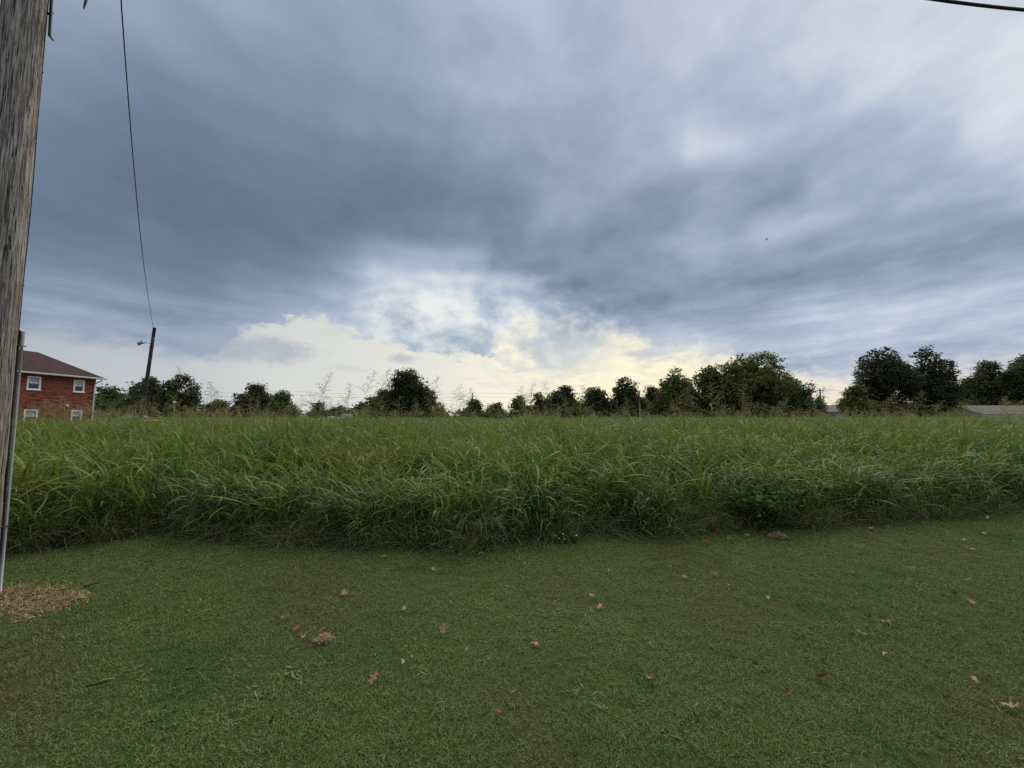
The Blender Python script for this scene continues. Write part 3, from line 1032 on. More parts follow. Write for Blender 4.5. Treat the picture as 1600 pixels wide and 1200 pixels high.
twisted('overhead_wire', wp, 'twisted black wire sagging from the near pole to the leaning pole', 0.0068, 3, 0.9)

# thick cable crossing the upper right corner
d1, d2 = ray(1467, 0), ray(1600, 15.5)


def on_line(d):
    th = d[0] / d[1]
    k = 0.06
    xx = th * (PY - k * PX) / (1 - th * k)
    yy = PY + k * (xx - PX)
    return np.array([xx, yy, EYE + d[2] / d[1] * yy])


P1, P2 = on_line(d1), on_line(d2)
CZ = PH - 1.7
s1 = (P1[2] - CZ) / (P1[0] - PX)
c2 = ((P2[2] - P1[2]) / (P2[0] - P1[0]) - s1) / (P2[0] - PX)
xx = np.linspace(PX + 0.1, 22, 80)
zc_ = CZ + s1 * (xx - PX) + c2 * (xx - PX) * (xx - P1[0])
mb = MB()
mb.tube(np.stack([xx, PY + 0.06 * (xx - PX), zc_], 1), 0.0165, 10)
tag(mb.build('overhead_cable', M['black_cable'], None, True), 'thick black overhead cable crossing the upper right corner of the sky', 'wire')


# ------------------------------------------------------------------ small far poles and their lines
def small_pole(px, ytop, Y, label, arms, mat, r=0.13, extra=None):
    tp = at_y(px, ytop, Y)
    base = np.array([tp[0], Y, float(gz(Y))])
    root = empty('far_utility_pole', base)
    tag(root, label, 'utility pole', 'distant utility poles along the road')
    L = tp - base
    b = MB()
    b.tube([L * 0, L * 0.5, L], [r * 1.2, r * 1.1, r], 8)
    b.build('shaft', mat, root, True)
    for (dz, w) in arms:
        a = MB()
        a.box((-w, -0.2, L[2] - dz - 0.08), (w, -0.12 - 0.02, L[2] - dz + 0.08))
        a.build('crossarm', M['far_pole'], root)
        for sx in (-0.9, 0, 0.9):
            i_ = MB()
            i_.tube([(sx * w, -0.17, L[2] - dz + 0.08), (sx * w, -0.17, L[2] - dz + 0.28)], 0.06, 6)
            i_.build('insulator', M['conduit'], root)
    if extra:
        e = MB()
        e.tube([(0.35, 0, L[2] - 2.4), (0.35, 0, L[2] - 1.5)], 0.26, 10)
        e.build('transformer', M['galv'], root)
    return tp


tops = [small_pole(443, 610, 92, 'distant pole with one crossarm rising beside the rounded tree', [(0.15, 1.0)], M['far_pole']),
        small_pole(738.5, 614, 95, 'distant thin pole rising from the low trees in the middle', [], M['far_pole'], 0.12, True),
        small_pole(1281, 607, 86, 'distant pole with crossarms right of the young tree', [(0.5, 0.8), (3.0, 0.6)], M['far_pole'])]
p3 = small_pole(999, 612, 62, 'pale bare pole standing in front of the dark tree row', [], M['pale_pole'], 0.10)
ends = [np.array([at_y(300, 612, 90)[0], 90, tops[0][2]])] + [np.array(t) for t in tops] + [np.array([at_y(1420, 600, 90)[0], 90, tops[2][2]])]
names = ['thin far power line left of the crossarm pole', 'thin far power line spanning the low trees in the middle',
         'thin far power line passing behind the big trees', 'thin far power line right of the young tree']
for (a, b), nm in zip(zip(ends[:-1], ends[1:]), names):
    t = np.linspace(0, 1, 14)
    mb = MB()
    for off in (0.0, -0.9):
        pts = np.outer(1 - t, a) + np.outer(t, b)
        pts[:, 2] += off - 4 * 0.7 * t * (1 - t)
        mb.tube(pts, 0.016, 4, False)
    tag(mb.build('power_line', M['black_cable']), nm, 'wire', 'distant power lines')

# thin pale post with a cap, yellow barrier
tp = at_y(273, 628, 30)
root = empty('thin_post', (tp[0], 30, 0))
tag(root, 'thin pale post with small cap right of the leaning pole', 'post')
b = MB(); b.tube([(0, 0, 0), (0, 0, tp[2] - 0.08)], 0.028, 8); b.build('shaft', M['pale_pole'], root)
b = MB(); b.tube([(0, 0, tp[2] - 0.08), (0, 0, tp[2] - 0.02), (0, 0, tp[2] + 0.06)], [0.12, 0.13, 0.03], 10); b.build('cap', M['white_trim'], root)
y0_, y1_ = at_y(226, 658, 20), at_y(243, 657, 20)
root = empty('yellow_barrier', ((y0_[0] + y1_[0]) / 2, 20, 0))
tag(root, 'yellow bar on a short post peeping out of the grass', 'barrier')
hw = (y1_[0] - y0_[0]) / 2
b = MB(); b.tube([(-hw, 0, y0_[2]), (hw, 0, y1_[2])], 0.045, 8); b.build('rail', M['yellow_paint'], root)
b = MB(); b.tube([(0.05, 0.0, 0), (0.05, 0.0, y0_[2] - 0.03)], 0.04, 8); b.build('post', M['yellow_paint'], root)


# ------------------------------------------------------------------ trees
def vnoise(p, seed):
    """cheap smooth 3-d noise"""
    rs = np.random.RandomState(seed)
    out = np.zeros(len(p))
    for f, a in ((0.7, 1.0), (1.5, 0.7), (3.1, 0.45)):
        for _ in range(4):
            d = rs.randn(3)
            d /= np.linalg.norm(d)
            out += a * np.sin(p @ d * f * 2.2 + rs.uniform(0, 6.28)) / 4
    return out


def leaf_faces(C, Nn, size, rs):
    """rhombic leaf sprays at C with normals near Nn"""
    n = len(C)
    d = rs.randn(n, 3)
    a = np.cross(Nn, d)
    a /= np.linalg.norm(a, axis=1)[:, None] + 1e-9
    b = np.cross(Nn, a)
    L = size * rs.uniform(0.6, 1.35, n)[:, None]
    W = L * rs.uniform(0.45, 0.75, n)[:, None]
    bend = Nn * (L * rs.uniform(-0.25, 0.25, n)[:, None])
    return np.stack([C - a * L / 2, C + b * W / 2 + bend, C + a * L / 2, C - b * W / 2 + bend], 1)


def tree(xl, xr, ytop, Y, mat, label, n=5200, leaf=0.40, holes=0.0, shape='round', seed=1, nlobe=16, low=0.05, name='broadleaf_tree', group=None):
    rs = np.random.RandomState(seed)
    c = (xl + xr) / 2.0
    a, b, t = at_y(xl, 640, Y), at_y(xr, 640, Y), at_y(c, ytop, Y)
    W = (b[0] - a[0]) / 2 * 1.06
    base = np.array([(a[0] + b[0]) / 2, Y, float(gz(Y))])
    H = t[2] - base[2]
    root = empty(name, base)
    tag(root, label, 'tree', group)
    zlow = H * low
    cz, hz = (H + zlow) / 2, (H - zlow) / 2
    D = W * 0.85
    # lobes inside the overall outline
    lob = []
    if shape == 'single':
        lob.append((np.array([0, 0, cz]), np.array([W * 0.9, D * 0.9, hz * 0.93])))
    tries = 0
    while len(lob) < nlobe and tries < 400:
        tries += 1
        u = rs.randn(3)
        u /= np.linalg.norm(u)
        rr = rs.uniform(0.35, 0.78)
        if shape == 'oval':
            rr *= 0.9
        p = u * rr * np.array([W, D, hz]) + np.array([0, 0, cz])
        if shape == 'spread':       # narrower below, wide and flat on top
            f = (p[2] - zlow) / (H - zlow)
            if f < 0.25 and abs(p[0]) > 0.5 * W:
                continue
        if shape == 'cone':
            f = (p[2] - zlow) / (H - zlow)
            p[0] *= 1.15 - 0.8 * f
            p[1] *= 1.15 - 0.8 * f
        r = rs.uniform(0.26, 0.44)
        rv = np.array([W * r, D * r, hz * r * 0.85])
        # keep inside the outline
        if p[2] + rv[2] > H:
            p[2] = H - rv[2]
        for ax, lim in ((0, W), (1, D)):
            if abs(p[ax]) + rv[ax] > lim:
                p[ax] = math.copysign(max(0.0, lim - rv[ax]), p[ax])
        if p[2] - rv[2] < zlow * 0.7:
            p[2] = zlow * 0.7 + rv[2]
        lob.append((p, rv))
    if holes < 0.2 and shape != 'single':
        lob.append((np.array([0, 0, cz * 0.92]), np.array([W * 0.82, D * 0.8, hz * 0.80])))
    # one lobe reaches the very top, two the flanks
    lob.append((np.array([rs.uniform(-0.2, 0.2) * W, 0, H - hz * 0.28]), np.array([W * 0.36, D * 0.36, hz * 0.28])))
    lob.append((np.array([W * 0.70, 0, cz - 0.1 * hz]), np.array([W * 0.30, D * 0.3, hz * 0.34])))
    lob.append((np.array([-W * 0.70, 0, cz - 0.1 * hz]), np.array([W * 0.30, D * 0.3, hz * 0.34])))
    for q in np.linspace(-0.72, 0.72, 5):      # skirts of foliage low down
        rv = np.array([W * 0.27, D * 0.3, hz * rs.uniform(0.28, 0.40)])
        lob.append((np.array([W * q, rs.uniform(-0.5, 0.5) * D, zlow + rv[2] * 0.9]), rv))
    vol = np.array([np.prod(r) ** (2 / 3) for _, r in lob])
    cnt = np.maximum(30, (2.5 * n * vol / vol.sum())).astype(int)
    Cs, Ns = [], []
    for (p, r), k in zip(lob, cnt):
        kc = max(8, k // 13)
        u = rs.randn(kc, 3)
        u /= np.linalg.norm(u, axis=1)[:, None]
        q = rs.uniform(0.35, 1.0, kc) ** 0.5 * (1 + 0.12 * rs.randn(kc))
        cc = p + u * q[:, None] * r
        pick = rs.randint(0, kc, k)
        u = u[pick]
        spread = 0.0048 * Y * rs.uniform(0.6, 1.3, kc)[pick][:, None]
        Cs.append(cc[pick] + rs.randn(k, 3) * spread * np.array([1.0, 1.0, 0.62]))
        nn = u * 0.55 + rs.randn(k, 3) * 0.55 + np.array([0, 0, 0.55])
        Ns.append(nn / np.linalg.norm(nn, axis=1)[:, None])
    C, Nn = np.concatenate(Cs), np.concatenate(Ns)
    v = vnoise(C / (W * 0.28 + 0.4), seed + 7)
    keep = v > (-0.93 + holes)
    C, Nn = C[keep], Nn[keep]
    me = quads_mesh('crown', leaf_faces(C, Nn, leaf * Y / 70.0, rs))
    link_mesh('crown', me, M[mat], root)
    # trunk with limbs
    tb = MB()
    r0 = max(0.12, min(0.45, H * 0.026))
    bend = rs.uniform(-0.3, 0.3, 2)
    trunk = [np.array([bend[0] * q * q, bend[1] * q * q, H * 0.62 * q]) for q in np.linspace(0, 1, 6)]
    tb.tube(trunk, r0 * np.linspace(1.25, 0.45, 6), 8)
    for p, r in lob[:10]:
        q = rs.uniform(0.35, 0.9)
        s = trunk[0] + (trunk[-1] - trunk[0]) * q
        e = p
        m = (s + e) / 2 + np.array([0, 0, -0.08 * H])
        pts = [s * (1 - w) ** 2 + m * 2 * w * (1 - w) + e * w * w for w in np.linspace(0, 1, 5)]
        tb.tube(pts, r0 * np.linspace(0.5, 0.12, 5), 5)
    tb.build('trunk', M['bark'], root, True)
    return root


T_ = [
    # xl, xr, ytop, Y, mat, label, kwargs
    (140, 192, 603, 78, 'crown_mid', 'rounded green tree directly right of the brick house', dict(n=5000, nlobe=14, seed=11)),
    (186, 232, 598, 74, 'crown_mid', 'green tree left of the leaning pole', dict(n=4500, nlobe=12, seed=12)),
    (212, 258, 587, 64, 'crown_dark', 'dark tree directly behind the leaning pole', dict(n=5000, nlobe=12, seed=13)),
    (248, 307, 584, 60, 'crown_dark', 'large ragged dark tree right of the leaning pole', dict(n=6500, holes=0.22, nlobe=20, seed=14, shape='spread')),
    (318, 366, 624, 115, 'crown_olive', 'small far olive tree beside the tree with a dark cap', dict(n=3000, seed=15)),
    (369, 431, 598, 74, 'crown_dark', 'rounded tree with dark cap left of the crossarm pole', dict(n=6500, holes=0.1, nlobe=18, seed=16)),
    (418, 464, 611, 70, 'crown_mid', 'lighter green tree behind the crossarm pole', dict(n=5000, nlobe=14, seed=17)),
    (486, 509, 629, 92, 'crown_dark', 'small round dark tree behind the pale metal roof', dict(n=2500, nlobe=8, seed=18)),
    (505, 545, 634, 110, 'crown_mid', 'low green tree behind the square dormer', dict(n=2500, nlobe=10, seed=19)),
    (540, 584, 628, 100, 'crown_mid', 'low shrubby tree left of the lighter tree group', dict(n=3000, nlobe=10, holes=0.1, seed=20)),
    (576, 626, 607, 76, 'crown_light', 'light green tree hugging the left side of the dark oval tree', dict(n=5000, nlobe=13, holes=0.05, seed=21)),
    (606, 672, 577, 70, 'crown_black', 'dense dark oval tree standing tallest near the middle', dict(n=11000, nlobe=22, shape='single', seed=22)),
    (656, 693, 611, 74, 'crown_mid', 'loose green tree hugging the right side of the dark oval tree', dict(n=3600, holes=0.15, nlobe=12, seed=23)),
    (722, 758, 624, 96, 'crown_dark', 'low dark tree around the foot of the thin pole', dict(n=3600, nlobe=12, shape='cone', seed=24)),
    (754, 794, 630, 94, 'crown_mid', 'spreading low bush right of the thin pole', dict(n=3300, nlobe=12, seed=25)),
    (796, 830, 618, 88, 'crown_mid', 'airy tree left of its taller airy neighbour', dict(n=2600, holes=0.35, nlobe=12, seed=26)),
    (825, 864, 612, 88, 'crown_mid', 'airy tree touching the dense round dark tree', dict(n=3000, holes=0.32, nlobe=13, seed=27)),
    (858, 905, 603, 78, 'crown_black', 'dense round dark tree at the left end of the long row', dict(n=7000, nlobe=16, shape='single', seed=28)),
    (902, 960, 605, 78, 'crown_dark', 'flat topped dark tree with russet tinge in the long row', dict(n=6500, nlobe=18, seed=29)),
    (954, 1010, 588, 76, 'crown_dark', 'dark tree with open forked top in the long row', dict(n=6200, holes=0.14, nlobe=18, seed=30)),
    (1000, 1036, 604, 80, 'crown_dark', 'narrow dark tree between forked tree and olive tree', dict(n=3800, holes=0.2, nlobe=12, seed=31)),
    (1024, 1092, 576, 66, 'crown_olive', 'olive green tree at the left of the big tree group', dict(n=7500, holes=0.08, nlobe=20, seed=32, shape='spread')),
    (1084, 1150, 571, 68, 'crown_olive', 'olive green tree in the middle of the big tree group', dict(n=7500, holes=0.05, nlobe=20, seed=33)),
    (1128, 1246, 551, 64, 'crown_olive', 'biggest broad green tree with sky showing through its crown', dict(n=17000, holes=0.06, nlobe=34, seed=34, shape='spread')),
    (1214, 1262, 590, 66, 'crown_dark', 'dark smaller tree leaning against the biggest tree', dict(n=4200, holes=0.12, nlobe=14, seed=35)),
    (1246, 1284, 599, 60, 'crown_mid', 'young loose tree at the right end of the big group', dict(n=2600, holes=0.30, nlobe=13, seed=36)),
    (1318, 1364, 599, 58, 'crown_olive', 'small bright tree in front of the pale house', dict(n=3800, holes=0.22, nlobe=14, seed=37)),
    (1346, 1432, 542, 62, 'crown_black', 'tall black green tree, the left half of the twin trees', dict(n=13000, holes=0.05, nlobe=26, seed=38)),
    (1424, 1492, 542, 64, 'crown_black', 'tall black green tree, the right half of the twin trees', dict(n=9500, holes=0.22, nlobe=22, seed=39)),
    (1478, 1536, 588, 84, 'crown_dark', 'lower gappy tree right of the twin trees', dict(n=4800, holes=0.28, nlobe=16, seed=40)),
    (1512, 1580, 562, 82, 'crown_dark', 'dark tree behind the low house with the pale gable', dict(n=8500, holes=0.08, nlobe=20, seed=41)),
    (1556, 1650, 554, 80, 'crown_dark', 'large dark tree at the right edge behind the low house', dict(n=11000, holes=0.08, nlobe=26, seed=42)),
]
for xl, xr, yt, Y, mt, lb, kw in T_:
    tree(xl, xr, yt, Y, mt, lb, **kw)


def far_wood():
    rs = np.random.RandomState(77)
    Cs = []
    for k in range(170):
        x = rs.uniform(-420, 420)
        Y = rs.uniform(180, 260)
        h = rs.uniform(3.2, 6.2)
        w = rs.uniform(4, 9)
        m = 130
        u = rs.randn(m, 3)
        u /= np.linalg.norm(u, axis=1)[:, None]
        Cs.append(np.array([x, Y, -2 + h * 0.5]) + u * np.array([w, w * 0.7, h * 0.62]) * rs.uniform(0.5, 1.0, m)[:, None])
    C = np.concatenate(Cs)
    Nn = rs.randn(len(C), 3) + np.array([0, -0.2, 0.4])
    Nn /= np.linalg.norm(Nn, axis=1)[:, None]
    me = quads_mesh('distant_wood', leaf_faces(C, Nn, 2.0, rs))
    o = link_mesh('distant_wood', me, M['crown_mid'])
    tag(o, 'far low treeline along the horizon', kind='stuff')


far_wood()


def undergrowth():
    rs = np.random.RandomState(78)
    Cs = []
    for x0, x1, yt, Y in ((150, 310, 618, 66), (566, 694, 626, 74), (850, 1020, 618, 80), (1010, 1290, 612, 68), (1326, 1500, 612, 66), (1484, 1640, 606, 78)):
        k = int((x1 - x0) / 9)
        for i in range(k):
            px = x0 + (x1 - x0) * (i + rs.uniform()) / k
            q = at_y(px, yt + 10 + rs.uniform(-8, 12), Y + rs.uniform(-2, 3))
            zb = float(gz(Y))
            h = q[2] - zb
            m = 260
            u = rs.randn(m, 3)
            u /= np.linalg.norm(u, axis=1)[:, None]
            Cs.append(np.array([q[0], q[1], zb + h * 0.5]) + u * np.array([1.3, 1.1, h * 0.5]) * (rs.uniform(0.3, 1.0, m) ** 0.5)[:, None])
    C = np.concatenate(Cs)
    Nn = rs.randn(len(C), 3) + np.array([0, -0.2, 0.4])
    Nn /= np.linalg.norm(Nn, axis=1)[:, None]
    me = quads_mesh('undergrowth', leaf_faces(C, Nn, 0.42, rs))
    o = link_mesh('undergrowth', me, M['crown_dark'])
    tag(o, 'dark brush filling the gaps under the far trees', kind='stuff')


undergrowth()


# ------------------------------------------------------------------ grass prototypes (kept out of the scene, used as instances)
def proto_collection(name, meshes, mats):
    c = bpy.data.collections.new(name)
    for i, me in enumerate(meshes):
        for m_ in (mats if isinstance(mats, list) else [mats]):
            me.materials.append(m_)
        o = bpy.data.objects.new('%s_%03d' % (name, i), me)
        c.objects.link(o)
    return c


def scatter(name, coll, pts, rot, scl, idx, label):
    me = bpy.data.meshes.new(name)
    me.vertices.add(len(pts))
    me.vertices.foreach_set('co', np.asarray(pts, np.float32).reshape(-1))
    for an, ty, dat, key in (('rot', 'FLOAT_VECTOR', rot, 'vector'), ('scl', 'FLOAT_VECTOR', scl, 'vector'), ('idx', 'INT', idx, 'value')):
        at = me.attributes.new(an, ty, 'POINT')
        at.data.foreach_set(key, np.asarray(dat, np.int32 if ty == 'INT' else np.float32).reshape(-1))
    me.update()
    o = bpy.data.objects.new(name, me)
    COL.objects.link(o)
    ng = bpy.data.node_groups.new(name + '_nodes', 'GeometryNodeTree')
    ng.interface.new_socket('Geometry', in_out='INPUT', socket_type='NodeSocketGeometry')
    ng.interface.new_socket('Geometry', in_out='OUTPUT', socket_type='NodeSocketGeometry')
    nd, lk = ng.nodes, ng.links
    gi, go = nd.new('NodeGroupInput'), nd.new('NodeGroupOutput')
    ci = nd.new('GeometryNodeCollectionInfo')
    ci.inputs['Collection'].default_value = coll
    ci.inputs['Separate Children'].default_value = True
    ci.inputs['Reset Children'].default_value = True
    ip = nd.new('GeometryNodeInstanceOnPoints')

    def attr(nm, ty):
        a = nd.new('GeometryNodeInputNamedAttribute')
        a.data_type = ty
        a.inputs['Name'].default_value = nm
        return a.outputs['Attribute']
    er = nd.new('FunctionNodeEulerToRotation')
    lk.new(attr('rot', 'FLOAT_VECTOR'), er.inputs[0])
    lk.new(gi.outputs[0], ip.inputs['Points'])
    lk.new(ci.outputs[0], ip.inputs['Instance'])
    ip.inputs['Pick Instance'].default_value = True
    lk.new(attr('idx', 'INT'), ip.inputs['Instance Index'])
    lk.new(er.outputs[0], ip.inputs['Rotation'])
    lk.new(attr('scl', 'FLOAT_VECTOR'), ip.inputs['Scale'])
    lk.new(ip.outputs[0], go.inputs[0])
    md = o.modifiers.new('scatter', 'NODES')
    md.node_group = ng
    tag(o, label, kind='stuff')
    return o


def arch(base, yaw, elev, L, droop, n=7, twist=0.0):
    """points of a leaf that leaves base at elevation elev and bends over; returns points and lateral vectors"""
    s = np.linspace(0, 1, n)
    e = elev - droop * s ** 1.4
    dx = np.cos(e)
    dz = np.sin(e)
    step = L / (n - 1)
    h = np.concatenate([[0], np.cumsum((dx[:-1] + dx[1:]) / 2 * step)])
    v = np.concatenate([[0], np.cumsum((dz[:-1] + dz[1:]) / 2 * step)])
    yw = yaw + twist * s
    d = np.stack([np.cos(yw), np.sin(yw)], 1)
    pts = np.stack([base[0] + d[:, 0] * h, base[1] + d[:, 1] * h, base[2] + v], 1)
    side = np.stack([-np.sin(yw), np.cos(yw), np.zeros(n)], 1)
    tl = twist * 1.5
    nrm = np.stack([-np.sin(e) * d[:, 0], -np.sin(e) * d[:, 1], np.cos(e)], 1)
    side = side * np.cos(tl * s)[:, None] + nrm * np.sin(tl * s)[:, None]
    return pts, side


LEAFW = np.array([0.55, 0.9, 1.0, 0.95, 0.8, 0.5, 0.06])


def lawn_tuft(rs):
    mb = MB()
    for _ in range(60):
        a = rs.uniform(0, 2 * math.pi)
        r = 0.085 * math.sqrt(rs.uniform())
        L = rs.uniform(0.012, 0.036)
        p, s = arch((r * math.cos(a), r * math.sin(a), -0.004), rs.uniform(0, 6.28), rs.uniform(0.7, 1.5), L, rs.uniform(0.3, 1.7), 4)
        mb.ribbon(p, np.array([0.9, 1.0, 0.75, 0.1]) * rs.uniform(0.0026, 0.0044), s)
    return mb.mesh('lawn_tuft')


def clover_tuft(rs):
    mb = MB()
    for _ in range(16):
        a = rs.uniform(0, 2 * math.pi)
        r = 0.08 * math.sqrt(rs.uniform())
        L = rs.uniform(0.03, 0.05)
        p, s = arch((r * math.cos(a), r * math.sin(a), 0), rs.uniform(0, 6.28), rs.uniform(0.2, 0.9), L, rs.uniform(0.2, 1.0), 4)
        mb.ribbon(p, np.array([0.4, 1.0, 0.9, 0.15]) * rs.uniform(0.006, 0.010), s)
    return mb.mesh('clover_tuft')


def tall_clump(rs, hmin, hmax, ncul, nleaf, spread=0.16, wmul=1.0, lean=0.12, droop=(0.2, 2.5), nseg=7, lmul=1.0):
    mb = MB()
    for _ in range(ncul):
        a = rs.uniform(0, 6.28)
        r = spread * math.sqrt(rs.uniform())
        b = np.array([r * math.cos(a), r * math.sin(a), 0.0])
        h = rs.uniform(hmin, hmax)
        ld = rs.uniform(0, 6.28)
        le = lean * h * rs.uniform(0, 1.2)
        t = np.linspace(0, 1, 5)
        st = b + np.stack([math.cos(ld) * le * t ** 1.6, math.sin(ld) * le * t ** 1.6, h * 0.86 * t], 1)
        sd = np.array([math.sin(ld + 1.0), -math.cos(ld + 1.0), 0])
        mb.ribbon(st, np.linspace(0.010, 0.005, 5) * wmul, sd)
        yaw0 = rs.uniform(0, 6.28)
        for k in range(nleaf):
            q = (k + rs.uniform(0.2, 0.9)) / nleaf
            q = 0.10 + 0.90 * q
            pb = np.array([np.interp(q, t, st[:, i]) for i in range(3)])
            yaw = yaw0 + k * math.pi + rs.uniform(-0.9, 0.9)
            L = lmul * rs.uniform(0.34, 0.74) * (0.75 + 0.35 * math.sin(q * 3.0))
            p, s = arch(pb, yaw, rs.uniform(0.85, 1.45), L, rs.uniform(*droop), nseg, rs.uniform(-0.8, 0.8))
            mb.ribbon(p, np.interp(np.linspace(0, 1, nseg), np.linspace(0, 1, 7), LEAFW) * rs.uniform(0.013, 0.032) * wmul, s)
    return mb.mesh('tall_grass_clump')


def wiry_clump(rs):
    mb = MB()
    for _ in range(70):
        a = rs.uniform(0, 6.28)
        r = 0.22 * math.sqrt(rs.uniform())
        p, s = arch((r * math.cos(a), r * math.sin(a), 0), rs.uniform(0, 6.28), rs.uniform(0.6, 1.5), rs.uniform(0.25, 0.85), rs.uniform(0.6, 2.8), 6, rs.uniform(-1, 1))
        mb.ribbon(p, np.array([0.9, 1, 1, 0.9, 0.6, 0.1]) * rs.uniform(0.003, 0.007), s)
    return mb.mesh('wiry_clump')


def panicle_geo(mb, base, axis_pts, rs, nb=26, blen=0.15, sp=0.0075, bw=0.0022):
    """open drooping seed head along the axis points"""
    m = len(axis_pts)
    s = np.linspace(0, 1, m)
    for k in range(nb):
        q = (k + rs.uniform()) / nb
        pb = np.array([np.interp(q, s, axis_pts[:, i]) for i in range(3)])
        L = blen * (1.05 - 0.8 * q) * rs.uniform(0.7, 1.25)
        p, sd = arch(pb, rs.uniform(0, 6.28), rs.uniform(0.5, 1.1), L, rs.uniform(0.5, 1.7), 5)
        mb.ribbon(p, np.linspace(bw, bw * 0.6, 5), sd)
        ns = max(3, int(L / (1.7 * sp)))
        for j in range(ns):
            w = (j + 0.6 + 0.4 * rs.uniform()) / ns
            w = 0.25 + 0.75 * w
            c = np.array([np.interp(w, np.linspace(0, 1, 5), p[:, i]) for i in range(3)]) + rs.randn(3) * 0.004
            d = p[-1] - p[-2] + rs.randn(3) * 0.01
            d /= np.linalg.norm(d) + 1e-9
            e = np.cross(d, rs.randn(3))
            e /= np.linalg.norm(e) + 1e-9
            z = sp * rs.uniform(0.7, 1.3)
            mb.add([c - d * z * 0.8, c + e * z * 0.38, c + d * z * 0.8, c - e * z * 0.38], [(0, 1, 2, 3)])


def headed_stalk(rs, h=1.0, nb=26, blen=0.19, sp=0.0105, bw=0.0030):
    """slender culm with an open seed head, leaves low on the culm; height about h"""
    mb = MB()
    ld = rs.uniform(0, 6.28)
    le = rs.uniform(0.02, 0.22) * h
    t = np.linspace(0, 1, 12)
    st = np.stack([math.cos(ld) * le * t ** 2.2, math.sin(ld) * le * t ** 2.2, h * t - 0.05 * h * t ** 6], 1)
    mb.ribbon(st, np.linspace(0.006, 0.0022, 12), np.array([math.sin(ld), -math.cos(ld), 0]))
    k = 8
    ax = np.array([[np.interp(q, t, st[:, i]) for i in range(3)] for q in np.linspace(0.83, 1.0, k)])
    panicle_geo(mb, None, ax, rs, nb, blen, sp, bw)
    return mb.mesh('headed_stalk')


rsP = np.random.RandomState(1234)
lawn_c = proto_collection('lawn_tufts', [lawn_tuft(rsP) for _ in range(8)] + [clover_tuft(rsP) for _ in range(2)], M['lawn_blade'])
tall_c = proto_collection('tall_clumps', [tall_clump(rsP, 0.9, 1.35, 4, 8) for _ in range(10)], M['tall_leaf'])
front_c = proto_collection('front_clumps', [tall_clump(rsP, 0.40, 1.0, 6, 7, 0.2, rsP.uniform(0.6, 0.9), 0.18, (0.6, 3.0), lmul=0.72) for _ in range(6)], M['front_leaf'])
wiry_c = proto_collection('wiry_clumps', [wiry_clump(rsP) for _ in range(5)], M['fine_leaf'])
head_c = proto_collection('headed_stalks', [headed_stalk(rsP, rsP.uniform(1.95, 2.35)) for _ in range(8)]
                          + [headed_stalk(rsP, rsP.uniform(1.9, 2.3), 11, 0.20, 0.017, 0.005) for _ in range(8)], M['panicle'])
far_c = proto_collection('far_clumps', [tall_clump(rsP, 0.9, 1.35, 3, 6, 0.22, 1.5, nseg=4) for _ in range(8)], M['tall_leaf'])


def jitter(xmin, xmax, ymin, ymax, dens, rs):
    n = int((xmax - xmin) * (ymax - ymin) * dens)
    return np.stack([rs.uniform(xmin, xmax, n), rs.uniform(ymin, ymax, n)], 1)


def in_view(p, margin):
    return np.abs(p[:, 0]) < 1.36 * np.maximum(p[:, 1], 0) + margin


PATCH_C = np.array([-4.75, 3.46])


def dead_mask(p):
    q = (p - PATCH_C) / np.array([0.88, 0.32])
    rr = np.sqrt((q ** 2).sum(1))
    return rr < 1.0 + 0.12 * np.sin(p[:, 0] * 17) + 0.08 * np.sin(p[:, 1] * 31 + p[:, 0] * 9)


def simple_rot(n, rs, tilt=0.08):
    return np.stack([rs.randn(n) * tilt, rs.randn(n) * tilt, rs.uniform(0, 6.28, n)], 1)


# lawn
rs = np.random.RandomState(3)
p = jitter(-16, 24, 0.6, 12.0, 270, rs)
p = p[in_view(p, 1.2)]
p = p[p[:, 1] < edge_y(p[:, 0]) + 0.35]
p = p[~dead_mask(p)]
n = len(p)
sc = rs.uniform(0.75, 1.25, n)
hh = sc * (0.9 + 0.35 * np.sin(p[:, 0] * 0.9 + 1.3) * np.sin(p[:, 1] * 1.3 + 0.4)) * rs.uniform(0.7, 1.25, n)
wd = np.sin(p[:, 0] * 1.9 + 2.0 * np.sin(p[:, 1] * 0.8)) * np.sin(p[:, 1] * 2.3 + 1.2 * np.sin(p[:, 0] * 1.1))
idx = np.where(rs.uniform(size=n) < np.where(wd > 0.6, 0.10, 0.01), rs.randint(8, 10, n), rs.randint(0, 8, n))
scatter('lawn_grass', lawn_c, np.c_[p, np.zeros(n)], simple_rot(n, rs, 0.12), np.stack([sc, sc, hh], 1), idx, 'short mown lawn grass')

# tall grass field
rs = np.random.RandomState(4)
parts = [jitter(-14, 22, 4.4, 9.0, 11, rs), jitter(-24, 34, 9.0, 18.0, 9, rs), jitter(-48, 62, 18.0, 34.0, 5.5, rs), jitter(-78, 86, 34.0, 56.0, 3.2, rs)]
p = np.concatenate(parts)
p = p[in_view(p, 2.0)]
p = p[p[:, 1] > edge_y(p[:, 0]) + 0.30 + 0.14 * np.sin(p[:, 0] * 2.3) + 0.10 * np.sin(p[:, 0] * 5.1 + 1) + rs.uniform(-0.15, 0.1, len(p))]
p = p[~((p[:, 0] < -36.8) & (p[:, 1] > 21.5) & (p[:, 1] < 37))]
n = len(p)
back = np.clip((p[:, 1] - edge_y(p[:, 0]) - 0.3) / 2.2, 0, 1)
und = 0.08 * np.sin(p[:, 0] * 0.8 + 0.5 * np.sin(p[:, 1] * 0.5)) + 0.05 * np.sin(p[:, 0] * 2.1 + p[:, 1] * 1.3)
far = np.clip((p[:, 1] - 18) / 30, 0, 1)
